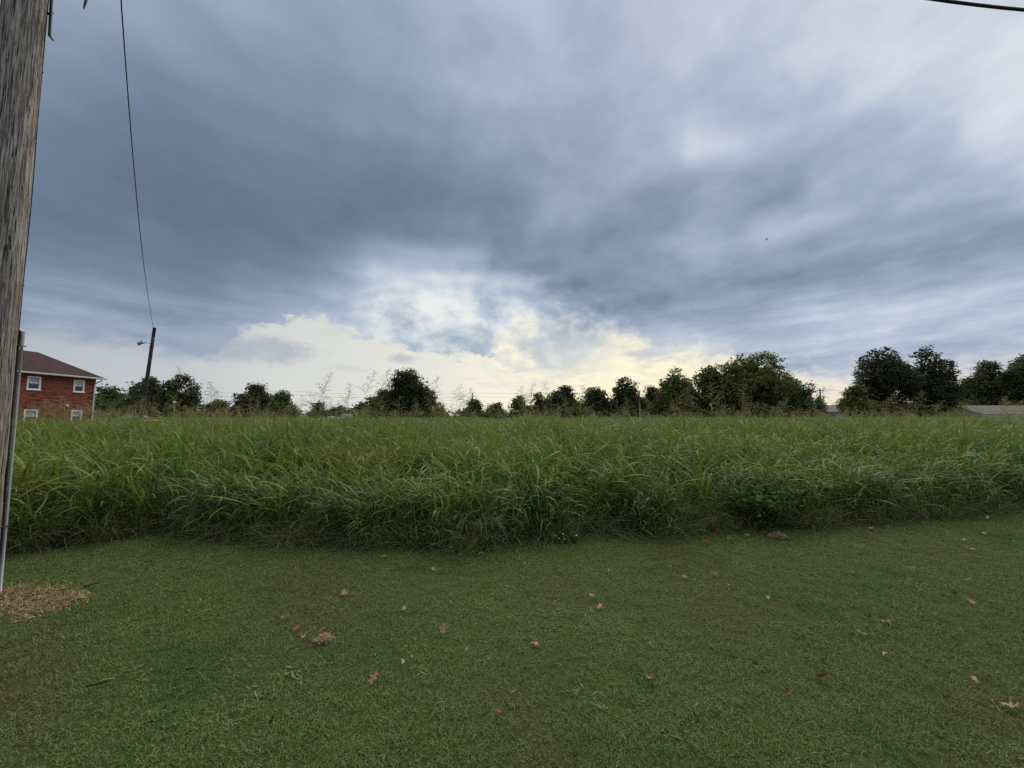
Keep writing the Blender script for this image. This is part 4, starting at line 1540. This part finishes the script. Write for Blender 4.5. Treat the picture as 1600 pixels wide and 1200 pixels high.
sz = (0.72 + 0.24 * back + 1.2 * und) * rs.uniform(0.80, 1.12, n) * (1 + 0.05 * far) * np.where(rs.uniform(size=n) < 0.05, 1.22, 1.0)
sx = rs.uniform(0.9, 1.25, n) * (1 + 0.6 * far)
rt_a, sc_a, P3_a = simple_rot(n, rs, 0.10), np.stack([sx, sx, sz], 1), np.c_[p, gz(p[:, 1])]
nr = p[:, 1] < 17 + rs.uniform(-3, 3, n)
scatter('tall_grass', tall_c, P3_a[nr], rt_a[nr], sc_a[nr], rs.randint(0, 10, nr.sum()), 'dense tall green grass in the near half of the field')
scatter('far_grass', far_c, P3_a[~nr], rt_a[~nr], sc_a[~nr], rs.randint(0, 8, (~nr).sum()), 'dense tall green grass in the far half of the field')

# drooping front edge
rs = np.random.RandomState(6)
xs_ = rs.uniform(-13, 20, 900)
p = np.stack([xs_, edge_y(xs_) + 0.16 + 0.10 * np.sin(xs_ * 2.3) + 0.08 * np.sin(xs_ * 5.1 + 1) + rs.uniform(0, 1, 900) ** 1.5 * 1.0], 1)
p = p[in_view(p, 1.5)]
n = len(p)
sz = rs.uniform(0.55, 1.05, n)
scatter('edge_grass', front_c, np.c_[p, np.zeros(n)], simple_rot(n, rs, 0.14), np.stack([sz * 1.05, sz * 1.05, sz], 1), rs.randint(0, 6, n), 'drooping leafy grass along the edge of the field')

xs_ = rs.uniform(-13, 20, 1100)
p = np.stack([xs_, edge_y(xs_) + 0.04 + 0.08 * np.sin(xs_ * 2.3) + 0.08 * np.sin(xs_ * 5.1 + 1) + rs.uniform(0, 1, 1100) ** 1.6 * 0.9], 1)
p = p[in_view(p, 1.5)]
n = len(p)
sz = rs.uniform(0.35, 1.0, n)
scatter('wiry_grass', wiry_c, np.c_[p, np.zeros(n)], simple_rot(n, rs, 0.3), np.stack([sz, sz, sz], 1), rs.randint(0, 5, n), 'tangled fine grass stems at the foot of the tall grass')

# seed heads standing above the leaves
rs = np.random.RandomState(8)
parts = [jitter(-14, 22, 6.6, 10.0, 2.6, rs), jitter(-24, 34, 10.0, 18.0, 3.2, rs), jitter(-48, 62, 18.0, 34.0, 2.0, rs), jitter(-78, 86, 34.0, 56.0, 1.4, rs)]
p = np.concatenate(parts)
p = p[in_view(p, 2.0)]
p = p[p[:, 1] > edge_y(p[:, 0]) + 1.2]
p = p[~((p[:, 0] < -36.8) & (p[:, 1] > 21.5) & (p[:, 1] < 37))]
cl = np.sin(p[:, 0] * 0.55 + 1.0) + np.sin(p[:, 0] * 0.23 + p[:, 1] * 0.31) + np.sin(p[:, 1] * 0.7 - p[:, 0] * 0.4)
p = p[rs.uniform(-2.2, 2.2, len(p)) < cl + 0.2]
n = len(p)
sz = rs.uniform(0.74, 1.06, n)
scatter('seed_heads', head_c, np.c_[p, gz(p[:, 1])], simple_rot(n, rs, 0.07), np.stack([sz, sz, sz], 1), rs.randint(0, 8, n) + np.where(p[:, 1] > 14, 8, 0), 'tan seed heads rising above the tall grass')


# ------------------------------------------------------------------ single tall stalks seen against the sky
def stalk_thing(tipx, tipy, basex, Y, label, seed, size=1.0):
    rs = np.random.RandomState(seed)
    tip = at_y(tipx, tipy, Y)
    bx = at_y(basex, 650, Y)
    base = np.array([bx[0], Y, 0.0])
    root = empty('seeding_grass_stalk', base)
    tag(root, label, 'grass stalk', 'tall seeding grass stalks against the sky')
    L = tip - base
    t = np.linspace(0, 1, 14)
    bow = rs.uniform(-0.12, 0.12)
    st = np.stack([L[0] * t ** 2.0, bow * np.sin(math.pi * t), L[2] * (1.12 * t - 0.12 * t ** 3)], 1)
    m = MB()
    m.tube(st, np.linspace(0.0042, 0.0012, 14), 5)
    m.build('stalk', M['fine_leaf'], root, True)
    ax = np.array([[np.interp(q, t, st[:, i]) for i in range(3)] for q in np.linspace(0.80, 1.0, 9)])
    h = MB()
    panicle_geo(h, None, ax, rs, 40, 0.19 * size, 0.0105, 0.0026)
    h.build('seed_head', M['panicle'], root)
    for k in range(3):
        q = rs.uniform(0.45, 0.72)
        pb = np.array([np.interp(q, t, st[:, i]) for i in range(3)])
        pl, sd = arch(pb, rs.uniform(0, 6.28), rs.uniform(0.7, 1.2), rs.uniform(0.35, 0.55), rs.uniform(1.3, 2.6), 7, rs.uniform(-0.6, 0.6))
        lf = MB()
        lf.ribbon(pl, LEAFW * rs.uniform(0.014, 0.022), sd)
        lf.build('leaf', M['tall_leaf'], root)


ST = [(518, 583, 470, 6.2, 'tall seeding stalk leaning far right, rising above the pale metal roof'),
      (586, 581, 548, 6.4, 'seeding stalk leaning right, left of the light green tree'),
      (609, 577, 572, 6.8, 'seeding stalk whose tip meets the dark oval tree'),
      (548, 600, 540, 6.6, 'upright thin seeding stalk above the square dormer roof'),
      (329, 597, 326, 6.6, 'upright airy seeding stalk right of the ragged dark tree'),
      (281, 574, 262, 7.6, 'seeding stalk whose tip stands over the ragged dark tree'),
      (684, 588, 668, 7.0, 'seeding stalk leaning right of the dark oval tree'),
      (720, 601, 704, 7.0, 'seeding stalk in the sky gap left of the thin pole'),
      (736, 606, 726, 7.4, 'seeding stalk just touching the thin pole'),
      (833, 600, 822, 8.0, 'curved seeding stalk over the airy trees'),
      (852, 598, 850, 8.2, 'straight seeding stalk over the airy trees'),
      (815, 604, 806, 8.0, 'short seeding stalk left of its curved neighbour over the airy trees'),
      (911, 602, 902, 8.0, 'seeding stalk between the round and flat topped dark trees'),
      (978, 622, 980, 7.0, 'upright seeding stalk in front of the forked dark tree'),
      (1075, 606, 1062, 7.4, 'seeding stalk crossing the left olive tree'),
      (1112, 598, 1112, 7.2, 'upright seeding stalk crossing the middle olive tree'),
      (1126, 612, 1118, 6.6, 'thick seeding stalk leaning over the middle olive tree'),
      (1163, 600, 1158, 7.0, 'upright seeding stalk at the centre of the biggest tree'),
      (1228, 622, 1220, 7.4, 'seeding stalk in front of the dark smaller tree'),
      (1287, 604, 1284, 8.6, 'seeding stalk in the sky gap beside the young tree'),
      (1395, 616, 1392, 7.6, 'seeding stalk in front of the left twin tree'),
      (1442, 612, 1440, 7.6, 'seeding stalk in front of the right twin tree'),
      (140, 628, 132, 7.0, 'seeding stalk crossing the downspout of the brick house'),
      (75, 625, 62, 6.6, 'seeding stalk in front of the brick wall between the windows')]
for i, (a, b, c, d, l) in enumerate(ST):
    stalk_thing(a, b, c, d, l, 500 + i)


# ------------------------------------------------------------------ single plants along the edge
def leafy_weed(px, py, h, w, n, leaf, label, seed, mat='weed_leaf', name='leafy_weed'):
    rs = np.random.RandomState(seed)
    g = ground(px, py)
    root = empty(name, g)
    tag(root, label, 'plant')
    st = MB()
    C, Nn = [], []
    for k in range(max(4, n // 55)):
        a = rs.uniform(0, 6.28)
        e = np.array([math.cos(a) * w * rs.uniform(0.2, 0.9), math.sin(a) * w * 0.6 * rs.uniform(0.2, 0.9), h * rs.uniform(0.6, 1.0)])
        pts = [e * np.array([q ** 1.5, q ** 1.5, q]) for q in np.linspace(0, 1, 6)]
        st.tube(pts, np.linspace(0.006, 0.002, 6), 5)
        for q in rs.uniform(0.25, 1.0, 55):
            c = e * np.array([q ** 1.5, q ** 1.5, q]) + rs.randn(3) * np.array([0.07, 0.07, 0.035])
            C.append(c)
            Nn.append(rs.randn(3) * 0.45 + np.array([0, -0.3, 0.9]))
    st.build('stem', M['fine_leaf'], root)
    C, Nn = np.array(C), np.array(Nn)
    C[:, 2] = np.maximum(C[:, 2], 0.02)
    Nn /= np.linalg.norm(Nn, axis=1)[:, None]
    me = quads_mesh('foliage', leaf_faces(C, Nn, leaf, rs))
    f = link_mesh('foliage', me, M[mat], root)
    f['kind'] = 'stuff'
    return root, g


leafy_weed(1195, 826, 0.72, 0.85, 1900, 0.075, 'dark broad leaved bush at the grass edge behind the brown straw clump', 61)
leafy_weed(1068, 826, 0.30, 0.5, 500, 0.05, 'low soft green mound at the grass edge left of the dark bush', 62)
leafy_weed(655, 858, 0.20, 0.22, 220, 0.05, 'small bright green weed at the foot of the tall grass', 63)
leafy_weed(690, 830, 0.55, 0.30, 260, 0.05, 'fern like weed sprig poking out of the grass front', 64)
rt_, g_ = leafy_weed(884, 846, 0.13, 0.14, 110, 0.06, 'small dark weed with white flowers at the lawn edge', 65)
fl = MB()
rs = np.random.RandomState(9)
for k in range(5):
    c = np.array([rs.uniform(-0.14, 0.14), -0.06 + rs.uniform(-0.04, 0.04), rs.uniform(0.05, 0.13)])
    fl.tube([c - np.array([0, 0, 0.008]), c, c + np.array([0, 0, 0.006])], [0.004, 0.014, 0.004], 6)
fl.build('flowers', M['litter'], rt_)


def arching_clump(px, py, n, L, label, seed):
    rs = np.random.RandomState(seed)
    g = ground(px, py)
    root = empty('grass_clump', g)
    tag(root, label, 'plant')
    for k in range(n):
        pl, sd = arch((rs.uniform(-0.12, 0.12), rs.uniform(-0.08, 0.08), 0.0), rs.uniform(-2.8, 0.2), rs.uniform(1.0, 1.5), L * rs.uniform(0.6, 1.15), rs.uniform(1.4, 2.8), 9, rs.uniform(-0.4, 0.4))
        m = MB()
        m.ribbon(pl, np.interp(np.linspace(0, 1, 9), np.linspace(0, 1, 7), LEAFW) * rs.uniform(0.014, 0.022), sd)
        m.build('leaf', M['blue_leaf'], root)


arching_clump(752, 842, 46, 0.85, 'bluish clump of arching broad grass blades at the field edge', 71)
arching_clump(1010, 818, 26, 0.65, 'loose clump of pale arching blades left of the soft green mound', 72)
arching_clump(330, 830, 24, 0.6, 'sparse clump of drooping pale blades at the left part of the edge', 73)


# ------------------------------------------------------------------ dead grass and straw heaps
def straw_mesh(n, fn, Lr, rs, flat=0.35, w=(0.003, 0.006)):
    mb = MB()
    for _ in range(n):
        b = fn(rs)
        p, s = arch(b, rs.uniform(0, 6.28), rs.uniform(0.0, flat), rs.uniform(*Lr), rs.uniform(-0.3, 1.0), 4, rs.uniform(-0.5, 0.5))
        p[:, 2] = np.maximum(p[:, 2], 0.004)
        mb.ribbon(p, np.array([0.8, 1, 0.8, 0.2]) * rs.uniform(*w), s)
    return mb


def patch_pt(rs):
    while True:
        q = PATCH_C + np.array([rs.uniform(-1.1, 1.15), rs.uniform(-0.42, 0.42)])
        if dead_mask(PATCH_C + (q[None] - PATCH_C) / (1 + abs(rs.randn()) * 0.09))[0]:
            return (q[0], q[1], rs.uniform(0.004, 0.03))


rs = np.random.RandomState(21)
o = straw_mesh(4600, patch_pt, (0.025, 0.07), rs, 0.75).build('dead_grass', M['straw'])
tag(o, 'patch of bleached dead grass around the foot of the near pole', kind='stuff')


def heap(px, py, rx, ry, h, n, label, seed):
    g = ground(px, py)

    def fn(rs):
        a, r = rs.uniform(0, 6.28), math.sqrt(rs.uniform())
        hz = h * (1 - r * r) * rs.uniform(0.3, 1.0)
        return (rx * r * math.cos(a), ry * r * math.sin(a), 0.02 + hz)
    rs = np.random.RandomState(seed)
    o = straw_mesh(n, fn, (0.018, 0.05), rs, 0.45).build('straw_clump', M['brown_straw'])
    o.location = g
    tag(o, label, 'straw clump')


heap(506, 1004, 0.050, 0.04, 0.035, 240, 'tan tuft of dried grass clippings lying in the open lawn', 31)
heap(1216, 842, 0.13, 0.08, 0.07, 560, 'brown straw clump at the foot of the dark bush', 32)

# ------------------------------------------------------------------ fallen leaves and bits on the lawn
LEAF_OUT = np.array([(0.0, -0.5), (0.03, -0.32), (0.16, -0.36), (0.30, -0.30), (0.15, -0.16), (0.10, -0.06), (0.30, -0.04), (0.46, 0.10), (0.24, 0.10), (0.10, 0.14),
                     (0.20, 0.26), (0.24, 0.42), (0.10, 0.34), (0.0, 0.52)])
LEAF_OUT = np.concatenate([LEAF_OUT, (LEAF_OUT[1:-1] * np.array([-1, 1]))[::-1]])


def leaf_mesh(rs, curl):
    out = LEAF_OUT * (1 + 0.12 * rs.randn(len(LEAF_OUT), 1))
    n = len(out)
    mid = np.stack([out[:, 0] * 0.45, out[:, 1] * 0.6], 1)

    def z(p):
        return curl * (p[:, 0] ** 2 * 2.2 + 0.9 * p[:, 1] ** 2) + 0.05 * np.sin(p[:, 0] * 9 + p[:, 1] * 5)
    V = np.concatenate([np.c_[out, z(out)], np.c_[mid, z(mid)], [[0, 0, 0.0]]])
    F = [(i, (i + 1) % n, n + (i + 1) % n, n + i) for i in range(n)] + [(n + i, n + (i + 1) % n, 2 * n) for i in range(n)]
    mb = MB()
    mb.add(V, F)
    mb.tube([(0, -0.48, z(np.array([[0, -0.48]]))[0]), (0.02, -0.7, 0.06), (0.05, -0.9, 0.02)], 0.012, 4)
    return mb.mesh('fallen_leaf')


def strip_mesh(rs):
    mb = MB()
    p, s = arch((-0.5, 0, 0.06), rs.uniform(-0.3, 0.3), 0.25, 1.1, 0.6, 7, 0.5)
    p[:, 2] = np.abs(p[:, 2])
    mb.ribbon(p, np.array([0.1, 0.22, 0.28, 0.28, 0.22, 0.16, 0.05]), s)
    return mb.mesh('fallen_leaf')


def dry_leaf_mat(name, a, b):
    m, N = new_mat(name)
    tc = N.n('ShaderNodeTexCoord')
    f = N.noise(tc.outputs['Object'], 5.0, 4.0, 0.6)
    finish(N, N.mixc(N.sm(f, 0.35, 0.65), a + (1,), b + (1,)), 0.75, f, 0.2, 0.3, 0.02)
    return m


LM = {'tan': dry_leaf_mat('tan leaf', (0.29, 0.185, 0.105), (0.41, 0.285, 0.18)),
      'pale': dry_leaf_mat('pale leaf', (0.27, 0.20, 0.13), (0.40, 0.31, 0.215)),
      'orange': dry_leaf_mat('orange leaf', (0.36, 0.185, 0.095), (0.46, 0.27, 0.155)),
      'rust': dry_leaf_mat('rust leaf', (0.20, 0.062, 0.032), (0.28, 0.10, 0.055)),
      'red': dry_leaf_mat('red leaf', (0.17, 0.040, 0.022), (0.25, 0.075, 0.040)),
      'dark': dry_leaf_mat('dark leaf', (0.030, 0.022, 0.016), (0.09, 0.06, 0.04))}
rsL = np.random.RandomState(55)
LV = [leaf_mesh(rsL, c) for c in (0.25, 0.55, 0.9, -0.35, 0.4, 1.2)]
LS = [strip_mesh(rsL) for _ in range(3)]
LEAVES = [
    (600, 874, .085, 'tan', 'tan leaf just below the grass edge left of centre'),
    (677, 895, .075, 'pale', 'pale leaf on the lawn below the small bright green weed'),
    (569, 904, .035, 'pale', 'tiny pale leaf scrap above the flat tan leaf'),
    (537, 931, .13, 'tan', 'flat tan leaf lying wide on the lawn above the straw tuft'),
    (632, 957, .07, 'pale', 'pale curled leaf right of the straw tuft, higher up the lawn'),
    (445, 973, .07, 'tan', 'dull tan leaf left of the straw tuft'),
    (463, 989, .08, 'rust', 'rust leaf close to the left of the straw tuft'),
    (474, 1003, .05, 'tan', 'small tan crumb touching the left end of the straw tuft'),
    (692, 990, .10, 'orange', 'bright orange tan leaf standing up right of the straw tuft'),
    (752, 868, .12, 'orange', 'brown orange leaf under the bluish grass clump'),
    (632, 1018, .075, 'tan', 'tan leaf half sunk in the lawn above the pale strip'),
    (630, 1043, .09, 'pale', 'pale leaf strip below the half sunk tan leaf'),
    (646, 1035, .05, 'tan', 'tan crumb touching the pale leaf strip'),
    (584, 1069, .105, 'orange', 'large upright orange leaf in the front of the lawn'),
    (785, 1007, .075, 'rust', 'rust brown leaf near the lawn centre'),
    (837, 1012, .085, 'orange', 'orange leaf with dark shade beneath near the lawn centre'),
    (730, 1022, .04, 'pale', 'tiny pale leaf left of the rust brown leaf'),
    (766, 1040, .045, 'pale', 'tiny pale leaf below the rust brown leaf'),
    (803, 1090, .05, 'pale', 'tiny pale leaf alone in the lower middle of the lawn'),
    (778, 1121, .06, 'rust', 'dull rust leaf sunk in the grass, lowest in the middle'),
    (1017, 1071, .09, 'orange', 'narrow orange brown leaf alone right of the lawn centre'),
    (937, 953, .09, 'orange', 'orange lobed leaf beside the curled tan leaf'),
    (925, 937, .08, 'tan', 'curled tan leaf just above the orange lobed leaf'),
    (952, 898, .08, 'tan', 'bent tan leaf with a stalk below the grass edge'),
    (820, 885, .05, 'tan', 'tiny tan leaf below the bluish grass clump to the right'),
    (1070, 907, .075, 'pale', 'pale leaf left of its flatter pale neighbour'),
    (1116, 903, .10, 'pale', 'flat pale lobed leaf below the red leaves'),
    (1140, 919, .085, 'rust', 'red brown leaf below the flat pale lobed leaf'),
    (1103, 852, .125, 'red', 'red leaf left of the orange star shaped leaf at the edge'),
    (1144, 848, .12, 'orange', 'orange star shaped leaf at the edge left of the straw clump'),
    (1168, 840, .08, 'tan', 'tan leaf between the orange star leaf and the straw clump'),
    (1195, 836, .10, 'red', 'dark red leaf tucked against the straw clump'),
    (1200, 941, .075, 'pale', 'pale leaf alone on the lawn below the straw clump'),
    (1332, 899, .08, 'pale', 'pale folded leaf alone on the right half of the lawn'),
    (1332, 841, .075, 'pale', 'pale leaf right of the straw clump close to the edge'),
    (1345, 872, .09, 'rust', 'faint reddish leaf sunk in the grass right of the straw clump'),
    (1362, 829, .11, 'pale', 'pale curled leaf under the edge grass right of the straw clump'),
    (1385, 826, .10, 'pale', 'pale strip of leaf under the edge grass'),
    (1415, 851, .10, 'rust', 'rust brown lobed leaf on the right lawn near the edge'),
    (1445, 821, .13, 'pale', 'pale long leaf at the edge left of the four edge leaves'),
    (1487, 810, .13, 'tan', 'tan leaf, leftmost of four at the right edge of the field'),
    (1502, 809, .11, 'pale', 'greyish leaf, second of four at the right edge of the field'),
    (1525, 808, .12, 'rust', 'red brown leaf, third of four at the right edge of the field'),
    (1547, 813, .13, 'pale', 'pale slanting leaf, last of four at the right edge of the field'),
    (1538, 838, .10, 'tan', 'tan curled leaf near the right side of the lawn'),
    (1587, 851, .13, 'pale', 'long pale leaf at the far right of the lawn'),
    (1507, 848, .09, 'pale', 'pale folded leaf left of the tan curled leaf'),
    (1522, 864, .12, 'pale', 'slanting pale leaf strip below the tan curled leaf'),
    (1490, 927, .12, 'dark', 'dark leaf with a light edge on the right lawn'),
    (1519, 947, .09, 'tan', 'tan twisted leaf below the dark leaf'),
    (1357, 971, .10, 'dark', 'blackened leaf left of the pinkish tan leaf'),
    (1385, 976, .10, 'tan', 'pinkish tan leaf with points on the right lawn'),
    (1345, 996, .085, 'tan', 'dull tan leaf below the blackened leaf'),
    (1371, 1002, .09, 'pale', 'thin pale stalk like leaf beside the dull tan leaf'),
    (1378, 1027, .075, 'tan', 'tan leaf sunk in the grass below the stalk like leaf'),
    (1285, 1066, .10, 'red', 'dark red leaf standing in the grass on the right lawn'),
    (1232, 1089, .085, 'rust', 'rust leaf left below the dark red standing leaf'),
    (1525, 1070, .07, 'tan', 'faint tan leaf in the lower right of the lawn'),
    (1581, 1114, .10, 'tan', 'large tan leaf in the lower right corner'),
]
for i, (px, py, sz, mt, lb) in enumerate(LEAVES):
    strip = any(w in lb for w in ('strip', 'stalk like', 'slanting', 'long'))
    src = LS[i % 3] if strip else LV[i % 6]
    me = src.copy()
    me.materials.clear()
    me.materials.append(LM[mt])
    o = bpy.data.objects.new('fallen_leaf', me)
    g = ground(px, py)
    o.location = (g[0], g[1], 0.036)
    sz *= 0.80
    o.scale = (sz, sz, sz)
    up = 0.75 if ('stand' in lb or 'upright' in lb) else 0.0
    o.rotation_euler = (rsL.uniform(-0.35, 0.35) + up, rsL.uniform(-0.35, 0.35), rsL.uniform(0, 6.28))
    COL.objects.link(o)
    tag(o, lb, 'leaf', 'fallen leaves on the lawn')


def twig(px, py, yaw, L, r, mat, label, tilt=0.1, name='twig'):
    rs = np.random.RandomState(int(px))
    g = ground(px, py)
    m = MB()
    q = np.linspace(-0.5, 0.5, 6)
    pts = np.stack([np.cos(yaw) * q * L, np.sin(yaw) * q * L, 0.04 + tilt * (q + 0.5) * L], 1) + rs.randn(6, 3) * L * 0.02
    m.tube(pts, r * np.linspace(1, 0.5, 6), 6)
    m.tube([pts[3], pts[3] + np.array([0.12 * L, 0.15 * L, 0.06 * L])], [r * 0.6, r * 0.3], 5)
    o = m.build(name, mat, None, True)
    o.location = g
    tag(o, label, 'twig')


twig(143, 921, 0.5, 0.11, 0.007, M['dark_twig'], 'short dark twig on the lawn right of the dead grass patch')
twig(424, 1141, 1.4, 0.020, 0.007, M['dark_twig'], 'black stub sticking up in the lower left lawn', 1.3)
twig(152, 1081, 0.15, 0.12, 0.006, M['dark_twig'], 'broken dark twig in the lower left lawn')
twig(168, 1074, 0.2, 0.08, 0.006, M['pale_twig'], 'pale stick lying against the broken dark twig')
twig(296, 1056, 0.3, 0.05, 0.006, M['dark_twig'], 'small dark twig end right of the broken twig')

g = ground(110, 832, 0.10)
m = MB()
rs = np.random.RandomState(4)
V = []
for j in range(4):
    for i in range(5):
        V.append(((i - 2) * 0.014, (j - 1.5) * 0.010, 0.008 * rs.randn() + 0.012 * math.cos(i)))
m.add(V, [(j * 5 + i, j * 5 + i + 1, j * 5 + i + 6, j * 5 + i + 5) for j in range(3) for i in range(4)])
o = m.build('paper_scrap', M['litter'])
o.location = (g[0], g[1] - 0.25, 0.12)
tag(o, 'small white scrap of paper caught in the grass near the pole', 'litter')

# ------------------------------------------------------------------ bird
bp = at_y(1197, 375, 55)
root = empty('bird', bp)
tag(root, 'small dark bird flying below the clouds', 'bird')
m = MB()
m.tube([(-0.17, 0, -0.05), (-0.12, 0, -0.02), (0, 0, 0), (0.1, 0, 0.03), (0.15, 0, 0.05), (0.19, 0, 0.055)], [0.03, 0.03, 0.055, 0.045, 0.03, 0.004], 8)
m.build('body', M['bird'], root, True)
for s in (1, -1):
    w = MB()
    w.add([(0.08, 0.03 * s, 0.03), (0.10, 0.18 * s, 0.16), (0.02, 0.36 * s, 0.24), (-0.06, 0.18 * s, 0.12), (-0.05, 0.03 * s, 0.01),
           (0.08, 0.03 * s, 0.02), (0.10, 0.18 * s, 0.15), (0.02, 0.36 * s, 0.235), (-0.06, 0.18 * s, 0.11), (-0.05, 0.03 * s, 0.0)],
          [(0, 1, 3, 4), (1, 2, 3), (9, 8, 6, 5), (8, 7, 6), (0, 5, 6, 1), (1, 6, 7, 2), (2, 7, 8, 3), (3, 8, 9, 4)])
    w.build('wing', M['bird'], root)
